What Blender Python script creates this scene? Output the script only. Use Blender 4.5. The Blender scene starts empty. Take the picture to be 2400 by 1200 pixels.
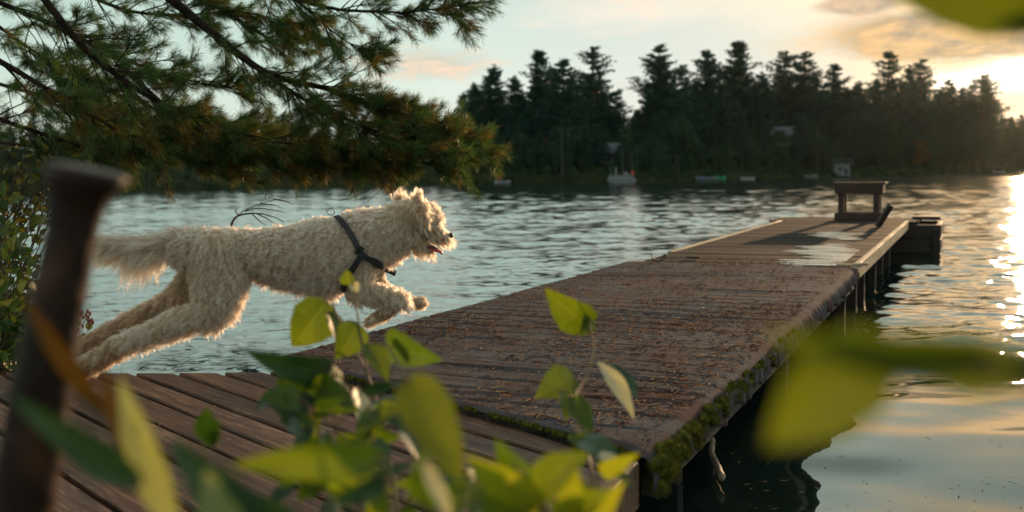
import bpy, bmesh, math, random
import numpy as np
from mathutils import Vector, Matrix
from mathutils.bvhtree import BVHTree
random.seed(7); RNG = np.random.default_rng(7)
S = bpy.context.scene
COL = S.collection
PI = math.pi

# ------------------------------------------------------------------ camera
FPX = 2333.0
PITCH = math.atan(192 / FPX); ROLL = math.radians(0.82)
CAM = np.array([0, 0, 1.02])
FWD = np.array([0, math.cos(PITCH), -math.sin(PITCH)])
_u0 = np.array([0, math.sin(PITCH), math.cos(PITCH)]); _r0 = np.array([1., 0, 0])
RT = math.cos(ROLL) * _r0 - math.sin(ROLL) * _u0
UP = math.sin(ROLL) * _r0 + math.cos(ROLL) * _u0
def ray(x, y): return FWD * FPX + RT * (x - 1200) - UP * (y - 600)
def at(x, y, z):
    d = ray(x, y); return CAM + d * (z - CAM[2]) / d[2]
def aty(x, y, Y):
    d = ray(x, y); return CAM + d * Y / d[1]
def pxof(P):
    d = np.asarray(P, float) - CAM; w = d @ FWD
    return np.stack([1200 + FPX * (d @ RT) / w, 600 - FPX * (d @ UP) / w], -1)

SUN_AZ, SUN_EL = math.radians(27.6), math.radians(6.0)
SUN = np.array([math.sin(SUN_AZ) * math.cos(SUN_EL), math.cos(SUN_AZ) * math.cos(SUN_EL), math.sin(SUN_EL)])

# ------------------------------------------------------------------ node helpers
def mat(name):
    m = bpy.data.materials.new(name); m.use_nodes = True
    nt = m.node_tree; nt.nodes.clear()
    out = nt.nodes.new('ShaderNodeOutputMaterial')
    return m, nt, out
def nd(nt, t, **kw):
    n = nt.nodes.new(t)
    for k, v in kw.items():
        if k.startswith('i_'):
            key = k[2:]; key = int(key) if key.isdigit() else key.replace('_', ' ')
            n.inputs[key].default_value = v
        else: setattr(n, k, v)
    return n
def ln(nt, a, b): nt.links.new(a, b)
def c4(c): return (c[0], c[1], c[2], 1.0)
def ramp(nt, fac, stops, interp='LINEAR'):
    r = nt.nodes.new('ShaderNodeValToRGB'); e = r.color_ramp; e.interpolation = interp
    while len(e.elements) < len(stops): e.elements.new(0.5)
    for el, (p, c) in zip(e.elements, stops):
        el.position = p; el.color = c4(c) if not isinstance(c, (int, float)) else (c, c, c, 1)
    ln(nt, fac, r.inputs[0]); return r.outputs[0]
def mth(nt, op, a, b=None, c=None, clamp=False):
    n = nt.nodes.new('ShaderNodeMath'); n.operation = op; n.use_clamp = clamp
    for i, v in enumerate((a, b, c)):
        if v is None: continue
        if isinstance(v, (int, float)): n.inputs[i].default_value = v
        else: ln(nt, v, n.inputs[i])
    return n.outputs[0]
def mixc(nt, fac, a, b, blend='MIX'):
    n = nt.nodes.new('ShaderNodeMix'); n.data_type = 'RGBA'; n.blend_type = blend
    for i, v in ((0, fac), (6, a), (7, b)):
        if isinstance(v, (int, float)): n.inputs[i].default_value = v
        elif isinstance(v, tuple): n.inputs[i].default_value = c4(v)
        else: ln(nt, v, n.inputs[i])
    return n.outputs[2]
def noise(nt, vec, scale, detail=4, rough=0.55, dist=0.0):
    n = nd(nt, 'ShaderNodeTexNoise'); n.inputs['Scale'].default_value = scale; n.inputs['Detail'].default_value = detail
    n.inputs['Roughness'].default_value = rough; n.inputs['Distortion'].default_value = dist
    if vec is not None: ln(nt, vec, n.inputs['Vector'])
    return n.outputs['Fac']
def mapping(nt, vec, scale=(1, 1, 1), rot=(0, 0, 0), loc=(0, 0, 0)):
    n = nd(nt, 'ShaderNodeMapping'); n.inputs['Scale'].default_value = scale; n.inputs['Rotation'].default_value = rot
    n.inputs['Location'].default_value = loc; ln(nt, vec, n.inputs['Vector']); return n.outputs[0]
def objco(nt): return nd(nt, 'ShaderNodeTexCoord').outputs['Object']
def principled(nt, out, col, rough=0.7, bump=None, bstr=0.3, bdist=0.01, spec=0.5, **kw):
    p = nd(nt, 'ShaderNodeBsdfPrincipled')
    if isinstance(col, tuple): p.inputs['Base Color'].default_value = c4(col)
    else: ln(nt, col, p.inputs['Base Color'])
    if isinstance(rough, (int, float)): p.inputs['Roughness'].default_value = rough
    else: ln(nt, rough, p.inputs['Roughness'])
    p.inputs['Specular IOR Level'].default_value = spec
    for k, v in kw.items(): p.inputs[k].default_value = v
    if bump is not None:
        b = nd(nt, 'ShaderNodeBump'); b.inputs['Strength'].default_value = bstr; b.inputs['Distance'].default_value = bdist
        ln(nt, bump, b.inputs['Height']); ln(nt, b.outputs[0], p.inputs['Normal'])
    if out is not None: ln(nt, p.outputs[0], out.inputs[0])
    return p

# ------------------------------------------------------------------ mesh helpers
class MB:
    def __init__(s): s.v = []; s.f = []; s.uv = []; s.n = 0
    def add(s, V, F, uv=None):
        V = np.asarray(V, float).reshape(-1, 3); s.v.append(V)
        s.f.extend([tuple(i + s.n for i in f) for f in F])
        if uv is not None: s.uv.append(np.asarray(uv, float))
        s.n += len(V)
    def box(s, c, ax, h):
        """c centre, ax = 3 axis vectors, h = half sizes"""
        c = np.asarray(c, float); A = [np.asarray(a, float) * k for a, k in zip(ax, h)]
        V = [c + sx * A[0] + sy * A[1] + sz * A[2] for sz in (-1, 1) for sy in (-1, 1) for sx in (-1, 1)]
        s.add(V, [(0, 2, 3, 1), (4, 5, 7, 6), (0, 1, 5, 4), (2, 6, 7, 3), (0, 4, 6, 2), (1, 3, 7, 5)])
    def bbox(s, c, ax, h, b=0.004):
        """box with chamfered edges"""
        c = np.asarray(c, float); ax = [np.asarray(a, float) for a in ax]
        bm = bmesh.new(); bmesh.ops.create_cube(bm, size=2)
        for v in bm.verts: v.co = Vector((v.co.x * h[0], v.co.y * h[1], v.co.z * h[2]))
        bmesh.ops.bevel(bm, geom=bm.edges[:], offset=b, segments=1, affect='EDGES', profile=0.5)
        bm.verts.index_update()
        V = [c + v.co.x * ax[0] + v.co.y * ax[1] + v.co.z * ax[2] for v in bm.verts]
        s.add(V, [tuple(v.index for v in f.verts) for f in bm.faces]); bm.free()
    def prism(s, poly, z0, z1):
        n = len(poly)
        V = [(p[0], p[1], z0) for p in poly] + [(p[0], p[1], z1) for p in poly]
        F = [tuple(range(n - 1, -1, -1)), tuple(range(n, 2 * n))] + [(i, (i + 1) % n, n + (i + 1) % n, n + i) for i in range(n)]
        s.add(V, F)
    def tube(s, pts, rad, seg=6, cap=True, flat=1.0):
        pts = np.asarray(pts, float); n = len(pts)
        rad = np.full(n, rad) if np.isscalar(rad) else np.asarray(rad, float)
        T = np.gradient(pts, axis=0); T /= np.linalg.norm(T, axis=1)[:, None] + 1e-12
        ref = np.array([0, 0, 1.]) if abs(T[0, 2]) < 0.9 else np.array([1., 0, 0])
        V = []; a = np.arange(seg) * 2 * PI / seg
        for i in range(n):
            A = np.cross(T[i], ref); A /= np.linalg.norm(A) + 1e-12; B = np.cross(A, T[i]); ref = B if np.linalg.norm(B) > 0 else ref
            V.append(pts[i] + rad[i] * (np.cos(a)[:, None] * A + flat * np.sin(a)[:, None] * B))
        F = [(i * seg + j, i * seg + (j + 1) % seg, (i + 1) * seg + (j + 1) % seg, (i + 1) * seg + j) for i in range(n - 1) for j in range(seg)]
        if cap: F += [tuple(range(seg - 1, -1, -1)), tuple((n - 1) * seg + j for j in range(seg))]
        s.add(np.concatenate(V), F)
    def ell(s, c, r, seg=10, rings=7):
        V = [(0, 0, 1)]; F = []
        for i in range(1, rings):
            t = PI * i / rings
            for j in range(seg):
                a = 2 * PI * j / seg; V.append((math.sin(t) * math.cos(a), math.sin(t) * math.sin(a), math.cos(t)))
        V.append((0, 0, -1)); last = len(V) - 1
        for j in range(seg): F.append((0, 1 + j, 1 + (j + 1) % seg))
        for i in range(rings - 2):
            for j in range(seg):
                a = 1 + i * seg + j; b = 1 + i * seg + (j + 1) % seg
                F.append((a, a + seg, b + seg, b))
        o = 1 + (rings - 2) * seg
        for j in range(seg): F.append((o + j, last, o + (j + 1) % seg))
        s.add(np.array(V) * np.asarray(r) + np.asarray(c), F)
    def build(s, name, m=None, parent=None, smooth=False):
        V = np.concatenate(s.v) if s.v else np.zeros((0, 3))
        me = bpy.data.meshes.new(name); me.from_pydata(V.tolist(), [], s.f)
        if s.uv:
            UV = np.concatenate(s.uv); l = me.uv_layers.new(name='UVMap')
            vi = np.empty(len(me.loops), np.int32); me.loops.foreach_get('vertex_index', vi)
            l.data.foreach_set('uv', UV[vi].ravel())
        if smooth: me.polygons.foreach_set('use_smooth', [True] * len(me.polygons))
        if m: me.materials.append(m)
        me.update()
        return link(name, me, parent)
def fastmesh(name, V, F, m, parent=None, smooth=False, uv=None):
    """V (n,3) and F (k,3|4) numpy arrays"""
    me = bpy.data.meshes.new(name); V = np.ascontiguousarray(V, np.float32); F = np.ascontiguousarray(F, np.int32)
    me.vertices.add(len(V)); me.vertices.foreach_set('co', V.ravel())
    k = F.shape[1]; me.loops.add(F.size); me.loops.foreach_set('vertex_index', F.ravel())
    me.polygons.add(len(F)); me.polygons.foreach_set('loop_start', np.arange(len(F), dtype=np.int32) * k)
    if smooth: me.polygons.foreach_set('use_smooth', np.ones(len(F), bool))
    if uv is not None:
        l = me.uv_layers.new(name='UVMap'); l.data.foreach_set('uv', np.ascontiguousarray(uv, np.float32)[F.ravel()].ravel())
    if m: me.materials.append(m)
    me.update(calc_edges=True); me.validate()
    return link(name, me, parent)
def link(name, data, parent=None):
    o = bpy.data.objects.new(name, data); COL.objects.link(o)
    if parent: o.parent = parent
    return o
def tag(o, label, cat, group=None, kind=None):
    o['label'] = label; o['category'] = cat
    if group: o['group'] = group
    if kind: o['kind'] = kind
    return o
def thing(name, label, cat, loc=(0, 0, 0), group=None):
    o = link(name, None); o.location = Vector(loc); tag(o, label, cat, group); return o
def to_local(ob, root):
    """shift a mesh built in world space under a root that stands at root.location"""
    d = root.location
    if ob.type == 'MESH': ob.data.transform(Matrix.Translation(-d))
def unit(v):
    v = np.asarray(v, float); return v / (np.linalg.norm(v, axis=-1, keepdims=True) + 1e-12)
def smoothpath(P, n):
    P = np.asarray(P, float); m = len(P)
    d = np.r_[0, np.cumsum(np.linalg.norm(np.diff(P, axis=0), axis=1))]; t = np.linspace(0, d[-1], n)
    # Catmull-Rom through the points
    out = []
    for x in t:
        i = min(max(np.searchsorted(d, x, side='right') - 1, 0), m - 2)
        u = (x - d[i]) / (d[i + 1] - d[i] + 1e-12)
        p0 = P[max(i - 1, 0)]; p1 = P[i]; p2 = P[i + 1]; p3 = P[min(i + 2, m - 1)]
        out.append(0.5 * (2 * p1 + (p2 - p0) * u + (2 * p0 - 5 * p1 + 4 * p2 - p3) * u * u + (3 * p1 - p0 - 3 * p2 + p3) * u ** 3))
    return np.array(out)

# ------------------------------------------------------------------ world
def make_world():
    w = bpy.data.worlds.new("World"); S.world = w; w.use_nodes = True
    nt = w.node_tree; bg = nt.nodes['Background']; bg.inputs[1].default_value = 0.15
    sky = nd(nt, 'ShaderNodeTexSky'); sky.sky_type = 'NISHITA'; sky.sun_disc = False
    sky.sun_elevation = SUN_EL; sky.sun_rotation = SUN_AZ; sky.air_density = 1.0; sky.dust_density = 1.0
    g = nd(nt, 'ShaderNodeTexCoord').outputs['Generated']
    sep = nd(nt, 'ShaderNodeSeparateXYZ'); ln(nt, g, sep.inputs[0])
    el = sep.outputs[2]
    # thin evening cloud veil; band above the frame brightened as added fill light
    veil = ramp(nt, el, [(0.0, (.66, .65, .53)), (.05, (.585, .66, .57)), (.10, (.51, .64, .56)), (.17, (.44, .58, .52)), (.23, (.76, 1.05, .92)), (.36, (.84, 1.08, .95)), (.6, (.44, .48, .43)), (1.0, (.30, .32, .30))])
    dt = nd(nt, 'ShaderNodeVectorMath', operation='DOT_PRODUCT'); ln(nt, g, dt.inputs[0]); dt.inputs[1].default_value = SUN
    d = dt.outputs['Value']
    dark = ramp(nt, d, [(0.0, .78), (0.70, .9), (0.86, 1.0), (1.0, .9)])
    veil = mixc(nt, 1.0, veil, dark, 'MULTIPLY')
    glow = ramp(nt, d, [(0.80, (0, 0, 0)), (0.92, (.10, .0, .02)), (.975, (.16, .03, .05)), (.988, (.28, .06, -.05)), (.995, (.5, .24, .0)), (1.0, (1.5, 1.0, .55))])
    lowen = ramp(nt, el, [(0.0, 1.0), (.12, .75), (.3, .25), (.6, 0.0)])
    glow = mixc(nt, 1.0, glow, lowen, 'MULTIPLY')
    veil = mixc(nt, 1.0, veil, glow, 'ADD')
    # clouds: noise in azimuth / elevation
    az = mth(nt, 'ARCTAN2', sep.outputs[0], sep.outputs[1])
    els = mth(nt, 'ARCSINE', el)
    ga = mth(nt, 'DIVIDE', mth(nt, 'SUBTRACT', az, SUN_AZ), .15); ge = mth(nt, 'DIVIDE', mth(nt, 'SUBTRACT', els, .15), .17)
    gold = mth(nt, 'POWER', 2.718, mth(nt, 'MULTIPLY', mth(nt, 'ADD', mth(nt, 'MULTIPLY', ga, ga), mth(nt, 'MULTIPLY', ge, ge)), -1.0))
    veil = mixc(nt, mth(nt, 'MULTIPLY', gold, .8), veil, (1.0, .68, .37))  # golden sky near the sun, extended above the frame to warm the water
    cmb = nd(nt, 'ShaderNodeCombineXYZ'); ln(nt, az, cmb.inputs[0]); ln(nt, els, cmb.inputs[1])
    cv = cmb.outputs[0]
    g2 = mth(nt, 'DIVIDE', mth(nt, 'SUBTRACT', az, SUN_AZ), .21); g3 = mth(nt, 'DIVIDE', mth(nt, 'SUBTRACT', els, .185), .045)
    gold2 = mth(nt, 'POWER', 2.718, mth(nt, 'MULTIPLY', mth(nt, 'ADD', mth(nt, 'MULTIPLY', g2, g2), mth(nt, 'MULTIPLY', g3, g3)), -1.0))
    veil = mixc(nt, mth(nt, 'MULTIPLY', gold2, .8), veil, (1.8, 1.12, .50))  # unseen gold band above the frame, added for the water to reflect
    def blob(a0, e0, sa, se, nscale, thr, soft, seed):
        da = mth(nt, 'DIVIDE', mth(nt, 'SUBTRACT', az, a0), sa); de = mth(nt, 'DIVIDE', mth(nt, 'SUBTRACT', els, e0), se)
        r2 = mth(nt, 'ADD', mth(nt, 'MULTIPLY', da, da), mth(nt, 'MULTIPLY', de, de))
        win = mth(nt, 'POWER', 2.718, mth(nt, 'MULTIPLY', r2, -1.0))
        n = noise(nt, mapping(nt, cv, (nscale, nscale * 3.2, 1), loc=(seed, seed * .7, 0)), 1.0, 7, 0.6, 0.3)
        v = mth(nt, 'SUBTRACT', mth(nt, 'ADD', mth(nt, 'MULTIPLY', win, 0.55), mth(nt, 'MULTIPLY', n, 0.9)), thr)
        return mth(nt, 'MULTIPLY', mth(nt, 'DIVIDE', v, soft, clamp=True), mth(nt, 'MULTIPLY', win, 3.0, clamp=True)), n
    def azel(x, y):
        r = unit(ray(x, y)); return math.atan2(r[0], r[1]), math.asin(r[2])
    col = veil
    for (x, y, sx, sy, ns, thr, soft, ca, cb, amt, seed) in (
        (1010, 150, 190, 50, 20, .66, .30, (.78, .55, .39), (.46, .45, .38), .9, 3.1),
        (1480, 30, 360, 60, 11, .72, .35, (.84, .66, .52), (.78, .70, .60), .7, 5.2),
        (1830, 40, 200, 40, 13, .72, .35, (.84, .66, .52), (.76, .68, .58), .65, 9.2),
        (2290, 70, 260, 60, 12, .50, .22, (.72, .42, .17), (.20, .17, .13), .97, 8.4),
        (2020, 10, 90, 26, 15, .55, .25, (.62, .40, .24), (.25, .21, .17), .92, 1.4),
        (2400, 180, 170, 34, 12, .52, .3, (2.6, 2.3, 1.8), (1.4, 1.15, .85), .95, 2.2),
        (2330, 245, 170, 30, 9, .6, .35, (.98, .66, .42), (.90, .58, .38), .7, 6.2)):
        a0, e0 = azel(x, y)
        m, n = blob(a0, e0, sx / FPX, sy / FPX, ns, thr, soft, seed)
        cc = ramp(nt, n, [(.42, cb), (.62, ca)])
        col = mixc(nt, mth(nt, 'MULTIPLY', m, amt), col, cc)
    # scale the veil to the background strength, add the clear-sky light on top
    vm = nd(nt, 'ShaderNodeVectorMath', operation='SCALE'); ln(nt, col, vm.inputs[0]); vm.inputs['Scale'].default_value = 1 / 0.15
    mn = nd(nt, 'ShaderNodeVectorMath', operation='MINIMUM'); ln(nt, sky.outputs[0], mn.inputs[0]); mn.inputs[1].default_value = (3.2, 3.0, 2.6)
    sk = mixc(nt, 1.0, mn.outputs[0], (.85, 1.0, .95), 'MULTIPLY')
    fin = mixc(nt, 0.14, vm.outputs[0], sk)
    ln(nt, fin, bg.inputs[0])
    L = bpy.data.lights.new('sun', 'SUN'); L.energy = 3.4; L.angle = math.radians(0.6); L.color = (1.0, .62, .33)
    o = link('sun', L); o.rotation_euler = Vector(-SUN).to_track_quat('-Z', 'Y').to_euler()
    o.location = Vector(SUN * 50)
    S.view_settings.view_transform = 'Standard'; S.view_settings.look = 'None'
    S.view_settings.exposure = 0.52; S.view_settings.gamma = 1.0
make_world()

cam = bpy.data.cameras.new('camera'); cam.sensor_width = 36; cam.lens = 36 * FPX / 2400
cam.clip_start = 0.02; cam.clip_end = 3000
cam.dof.use_dof = True; cam.dof.focus_distance = 3.25; cam.dof.aperture_fstop = 3.4; cam.dof.aperture_blades = 9
co = link('camera', cam)
co.matrix_world = Matrix(((RT[0], UP[0], -FWD[0], 0), (RT[1], UP[1], -FWD[1], 0), (RT[2], UP[2], -FWD[2], CAM[2]), (0, 0, 0, 1)))
S.camera = co

# ------------------------------------------------------------------ materials
def wood_mat(name, a, b, c, axis, rough=(.55, .9), grey=.5, spec=.35):
    """weathered wood; axis = direction of the grain (world xy)"""
    m, nt, out = mat(name)
    co_ = objco(nt); ang = math.atan2(axis[1], axis[0])
    v = mapping(nt, co_, (1, 1, 1), (0, 0, -ang))
    rnd = nd(nt, 'ShaderNodeNewGeometry').outputs['Random Per Island']
    off = nd(nt, 'ShaderNodeVectorMath', operation='ADD'); ln(nt, v, off.inputs[0])
    k = nd(nt, 'ShaderNodeCombineXYZ'); ln(nt, mth(nt, 'MULTIPLY', rnd, 37.0), k.inputs[0]); ln(nt, k.outputs[0], off.inputs[1])
    v = off.outputs[0]
    g1 = noise(nt, mapping(nt, v, (4, 90, 40)), 1, 6, .6)
    g2 = noise(nt, mapping(nt, v, (1.6, 9, 9)), 1, 5, .6, .4)
    g3 = noise(nt, mapping(nt, v, (12, 260, 90)), 1, 3, .6)
    base = ramp(nt, g1, [(.3, a), (.55, b), (.75, c)])
    tone = ramp(nt, rnd, [(0, .62), (.5, 1.0), (1, 1.25)])
    base = mixc(nt, 1, base, tone, 'MULTIPLY')
    worn = ramp(nt, g2, [(.45, 0), (.68, 1)])
    gc = tuple(grey * x for x in (.55, .44, .37))
    base = mixc(nt, mth(nt, 'MULTIPLY', worn, .5), base, gc)
    scr = ramp(nt, mth(nt, 'MULTIPLY', g3, g2), [(.30, 0), (.42, 1)])
    base = mixc(nt, mth(nt, 'MULTIPLY', scr, .45), base, tuple(min(1, 1.9 * x) for x in c))
    r = ramp(nt, g2, [(.3, rough[0]), (.7, rough[1])])
    h = mth(nt, 'ADD', mth(nt, 'MULTIPLY', g1, .6), mth(nt, 'MULTIPLY', g3, .5))
    principled(nt, out, base, r, h, .55, .004, spec)
    return m
DKA = np.array([math.sin(math.radians(24.7)), math.cos(math.radians(24.7)), 0])   # dock direction
DKN = np.array([DKA[1], -DKA[0], 0])                                              # to the dock's right
PLK = np.array([math.cos(math.radians(-48.6)), math.sin(math.radians(-48.6)), 0])  # deck planks
M = {}
M['deck'] = wood_mat('weathered_deck_wood', (.022, .008, .005), (.09, .036, .020), (.28, .135, .078), PLK, (.5, .85), .26, .25)
M['dockwood'] = wood_mat('grey_dock_wood', (.012, .009, .008), (.030, .024, .022), (.056, .046, .043), DKN, (.75, .95), .08, .05)
M['rail'] = wood_mat('pale_rail_wood', (.16, .11, .07), (.30, .22, .14), (.42, .33, .22), DKA, (.6, .9), .7)
M['oldboard'] = wood_mat('damp_side_board', (.03, .022, .016), (.075, .056, .04), (.15, .12, .09), DKA, (.6, .9), .2, .2)
M['darkwood'] = wood_mat('dark_wet_wood', (.013, .007, .005), (.028, .015, .010), (.05, .03, .02), DKA, (.5, .8), .07)
M['benchwood'] = wood_mat('bench_wood', (.018, .008, .006), (.045, .019, .013), (.085, .04, .028), DKN, (.6, .85), .1)

def simple(name, col, rough=.7, spec=.4, **kw):
    m, nt, out = mat(name); principled(nt, out, col, rough, spec=spec, **kw); return m
def varied(name, c1, c2, scale, rough=.8, bstr=.4, bdist=.01, spec=.3, detail=5, c3=None):
    m, nt, out = mat(name); co_ = objco(nt); n = noise(nt, co_, scale, detail)
    st = [(.32, c1), (.68, c2)] if c3 is None else [(.28, c1), (.5, c2), (.72, c3)]
    principled(nt, out, ramp(nt, n, st), rough, noise(nt, co_, scale * 3, 4), bstr, bdist, spec); return m

M['moss'] = varied('moss_green', (.02, .022, .005), (.09, .09, .014), 45, .95, .8, .01, .1, c3=(.24, .20, .03))
M['bark'] = varied('pine_bark', (.012, .008, .006), (.05, .032, .024), 30, .95, .9, .02, .15)
M['twig'] = varied('grey_twig', (.03, .022, .018), (.09, .06, .045), 60, .9, .5, .004, .2)
M['leafstem'] = varied('young_stem', (.10, .055, .03), (.22, .13, .06), 40, .6, .2, .002, .4)
M['farbark'] = varied('far_bark', (.05, .045, .04), (.14, .12, .10), 3, .95, .5, .03, .2)
M['bank'] = varied('bank_soil', (.01, .012, .006), (.035, .04, .016), 6, .95, .8, .05, .1)
M['farland'] = varied('far_ground', (.008, .014, .006), (.03, .04, .015), .6, 1.0, .5, .2, .05)

def foliage_mat(name, dark, mid, light, trans=.3, scale=1.0, rough=.6, rnd_w=.6, spec=.25):
    m, nt, out = mat(name); rnd = nd(nt, 'ShaderNodeNewGeometry').outputs['Random Per Island']
    n = noise(nt, objco(nt), scale, 3)
    f = mth(nt, 'ADD', mth(nt, 'MULTIPLY', rnd, rnd_w), mth(nt, 'MULTIPLY', n, 1 - rnd_w))
    c = ramp(nt, f, [(.15, dark), (.5, mid), (.85, light)])
    p = principled(nt, None, c, rough, spec=spec)
    t = nd(nt, 'ShaderNodeBsdfTranslucent'); ln(nt, mixc(nt, 1, c, (1.0, 1.05, .5), 'MULTIPLY'), t.inputs[0])
    mx = nd(nt, 'ShaderNodeMixShader'); mx.inputs[0].default_value = trans
    ln(nt, p.outputs[0], mx.inputs[1]); ln(nt, t.outputs[0], mx.inputs[2]); ln(nt, mx.outputs[0], out.inputs[0]); return m
M['farpine'] = foliage_mat('far_pine_foliage', (.010, .040, .030), (.020, .064, .046), (.036, .09, .058), .10, .3)
M['farleaf'] = foliage_mat('far_leaf_foliage', (.014, .046, .026), (.028, .072, .036), (.05, .10, .045), .15, .3)
M['fargold'] = foliage_mat('far_autumn_foliage', (.06, .045, .015), (.11, .08, .02), (.17, .11, .03), .25, .3)
M['needle'] = foliage_mat('pine_needles_green', (.026, .060, .022), (.065, .12, .034), (.15, .20, .05), .46, 2.5, .45, .5)
M['needle_old'] = foliage_mat('pine_needles_old', (.07, .055, .014), (.16, .11, .028), (.30, .18, .045), .45, 2.5, .5, .5)
M['bush'] = foliage_mat('shrub_leaves', (.022, .05, .016), (.045, .085, .022), (.11, .13, .03), .35, 2.0, .45, .7)
M['fallen'] = foliage_mat('fallen_needles', (.05, .015, .008), (.16, .052, .026), (.42, .22, .11), .1, 2, .7, .85, .04)
M['grass'] = foliage_mat('weed_grass', (.04, .06, .014), (.09, .10, .025), (.20, .17, .05), .35, 2, .5, .7)

def leaf_mat(name, c1, c2, vein, trans=.45, rough=.42):
    """broad leaf: midrib and side veins from the leaf's own uv, u along, v across"""
    m, nt, out = mat(name)
    uv = nd(nt, 'ShaderNodeTexCoord').outputs['UV']; sep = nd(nt, 'ShaderNodeSeparateXYZ'); ln(nt, uv, sep.inputs[0])
    u, v = sep.outputs[0], sep.outputs[1]
    av = mth(nt, 'ABSOLUTE', mth(nt, 'SUBTRACT', v, .5))
    ph = mth(nt, 'SUBTRACT', mth(nt, 'MULTIPLY', u, 8.0), mth(nt, 'MULTIPLY', av, 7.0))
    side = mth(nt, 'ABSOLUTE', mth(nt, 'SUBTRACT', mth(nt, 'FRACT', ph), .5))
    sv = ramp(nt, side, [(.0, 1), (.07, 0)]); mv = ramp(nt, av, [(.0, 1), (.022, 0)])
    vn = mth(nt, 'MAXIMUM', mth(nt, 'MULTIPLY', sv, .6), mv)
    n = noise(nt, objco(nt), 30, 4); n2 = noise(nt, objco(nt), 220, 3)
    c = ramp(nt, mth(nt, 'ADD', mth(nt, 'MULTIPLY', n, .8), mth(nt, 'MULTIPLY', n2, .2)), [(.3, c1), (.7, c2)])
    spot = ramp(nt, noise(nt, objco(nt), 90, 2), [(.66, 0), (.72, 1)])
    c = mixc(nt, mth(nt, 'MULTIPLY', spot, .5), c, tuple(.35 * x for x in c1)); c = mixc(nt, mth(nt, 'MULTIPLY', vn, .75), c, vein)
    p = principled(nt, None, c, rough, mth(nt, 'SUBTRACT', n2, vn), .35, .001, .4)
    t = nd(nt, 'ShaderNodeBsdfTranslucent'); ln(nt, mixc(nt, 1, c, (1.15, 1.15, .30), 'MULTIPLY'), t.inputs[0])
    mx = nd(nt, 'ShaderNodeMixShader'); mx.inputs[0].default_value = trans
    ln(nt, p.outputs[0], mx.inputs[1]); ln(nt, t.outputs[0], mx.inputs[2]); ln(nt, mx.outputs[0], out.inputs[0]); return m
M['leaf_yg'] = leaf_mat('leaf_yellow_green', (.09, .125, .012), (.165, .20, .02), (.26, .29, .06), .6)
M['leaf_g'] = leaf_mat('leaf_green', (.055, .10, .012), (.105, .155, .02), (.18, .23, .06), .6)
M['leaf_dk'] = leaf_mat('leaf_dark_green', (.012, .04, .02), (.03, .07, .03), (.06, .10, .04), .25)
M['leaf_ol'] = leaf_mat('leaf_olive', (.085, .105, .008), (.125, .145, .012), (.15, .17, .03), .6)
M['leaf_y'] = leaf_mat('leaf_bright_yellow', (.20, .22, .015), (.34, .33, .03), (.42, .42, .09), .6)
M['leaf_pale'] = leaf_mat('leaf_pale_underside', (.50, .42, .26), (.66, .55, .36), (.75, .66, .45), .35)
M['leaf_grey'] = leaf_mat('leaf_grey_green', (.16, .18, .08), (.26, .27, .13), (.33, .33, .18), .35)
M['leaf_pg'] = leaf_mat('leaf_pale_green', (.26, .26, .10), (.38, .36, .16), (.45, .43, .22), .4)
M['leaf_or'] = leaf_mat('leaf_orange_brown', (.06, .028, .006), (.11, .05, .009), (.14, .08, .02), .3)

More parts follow.
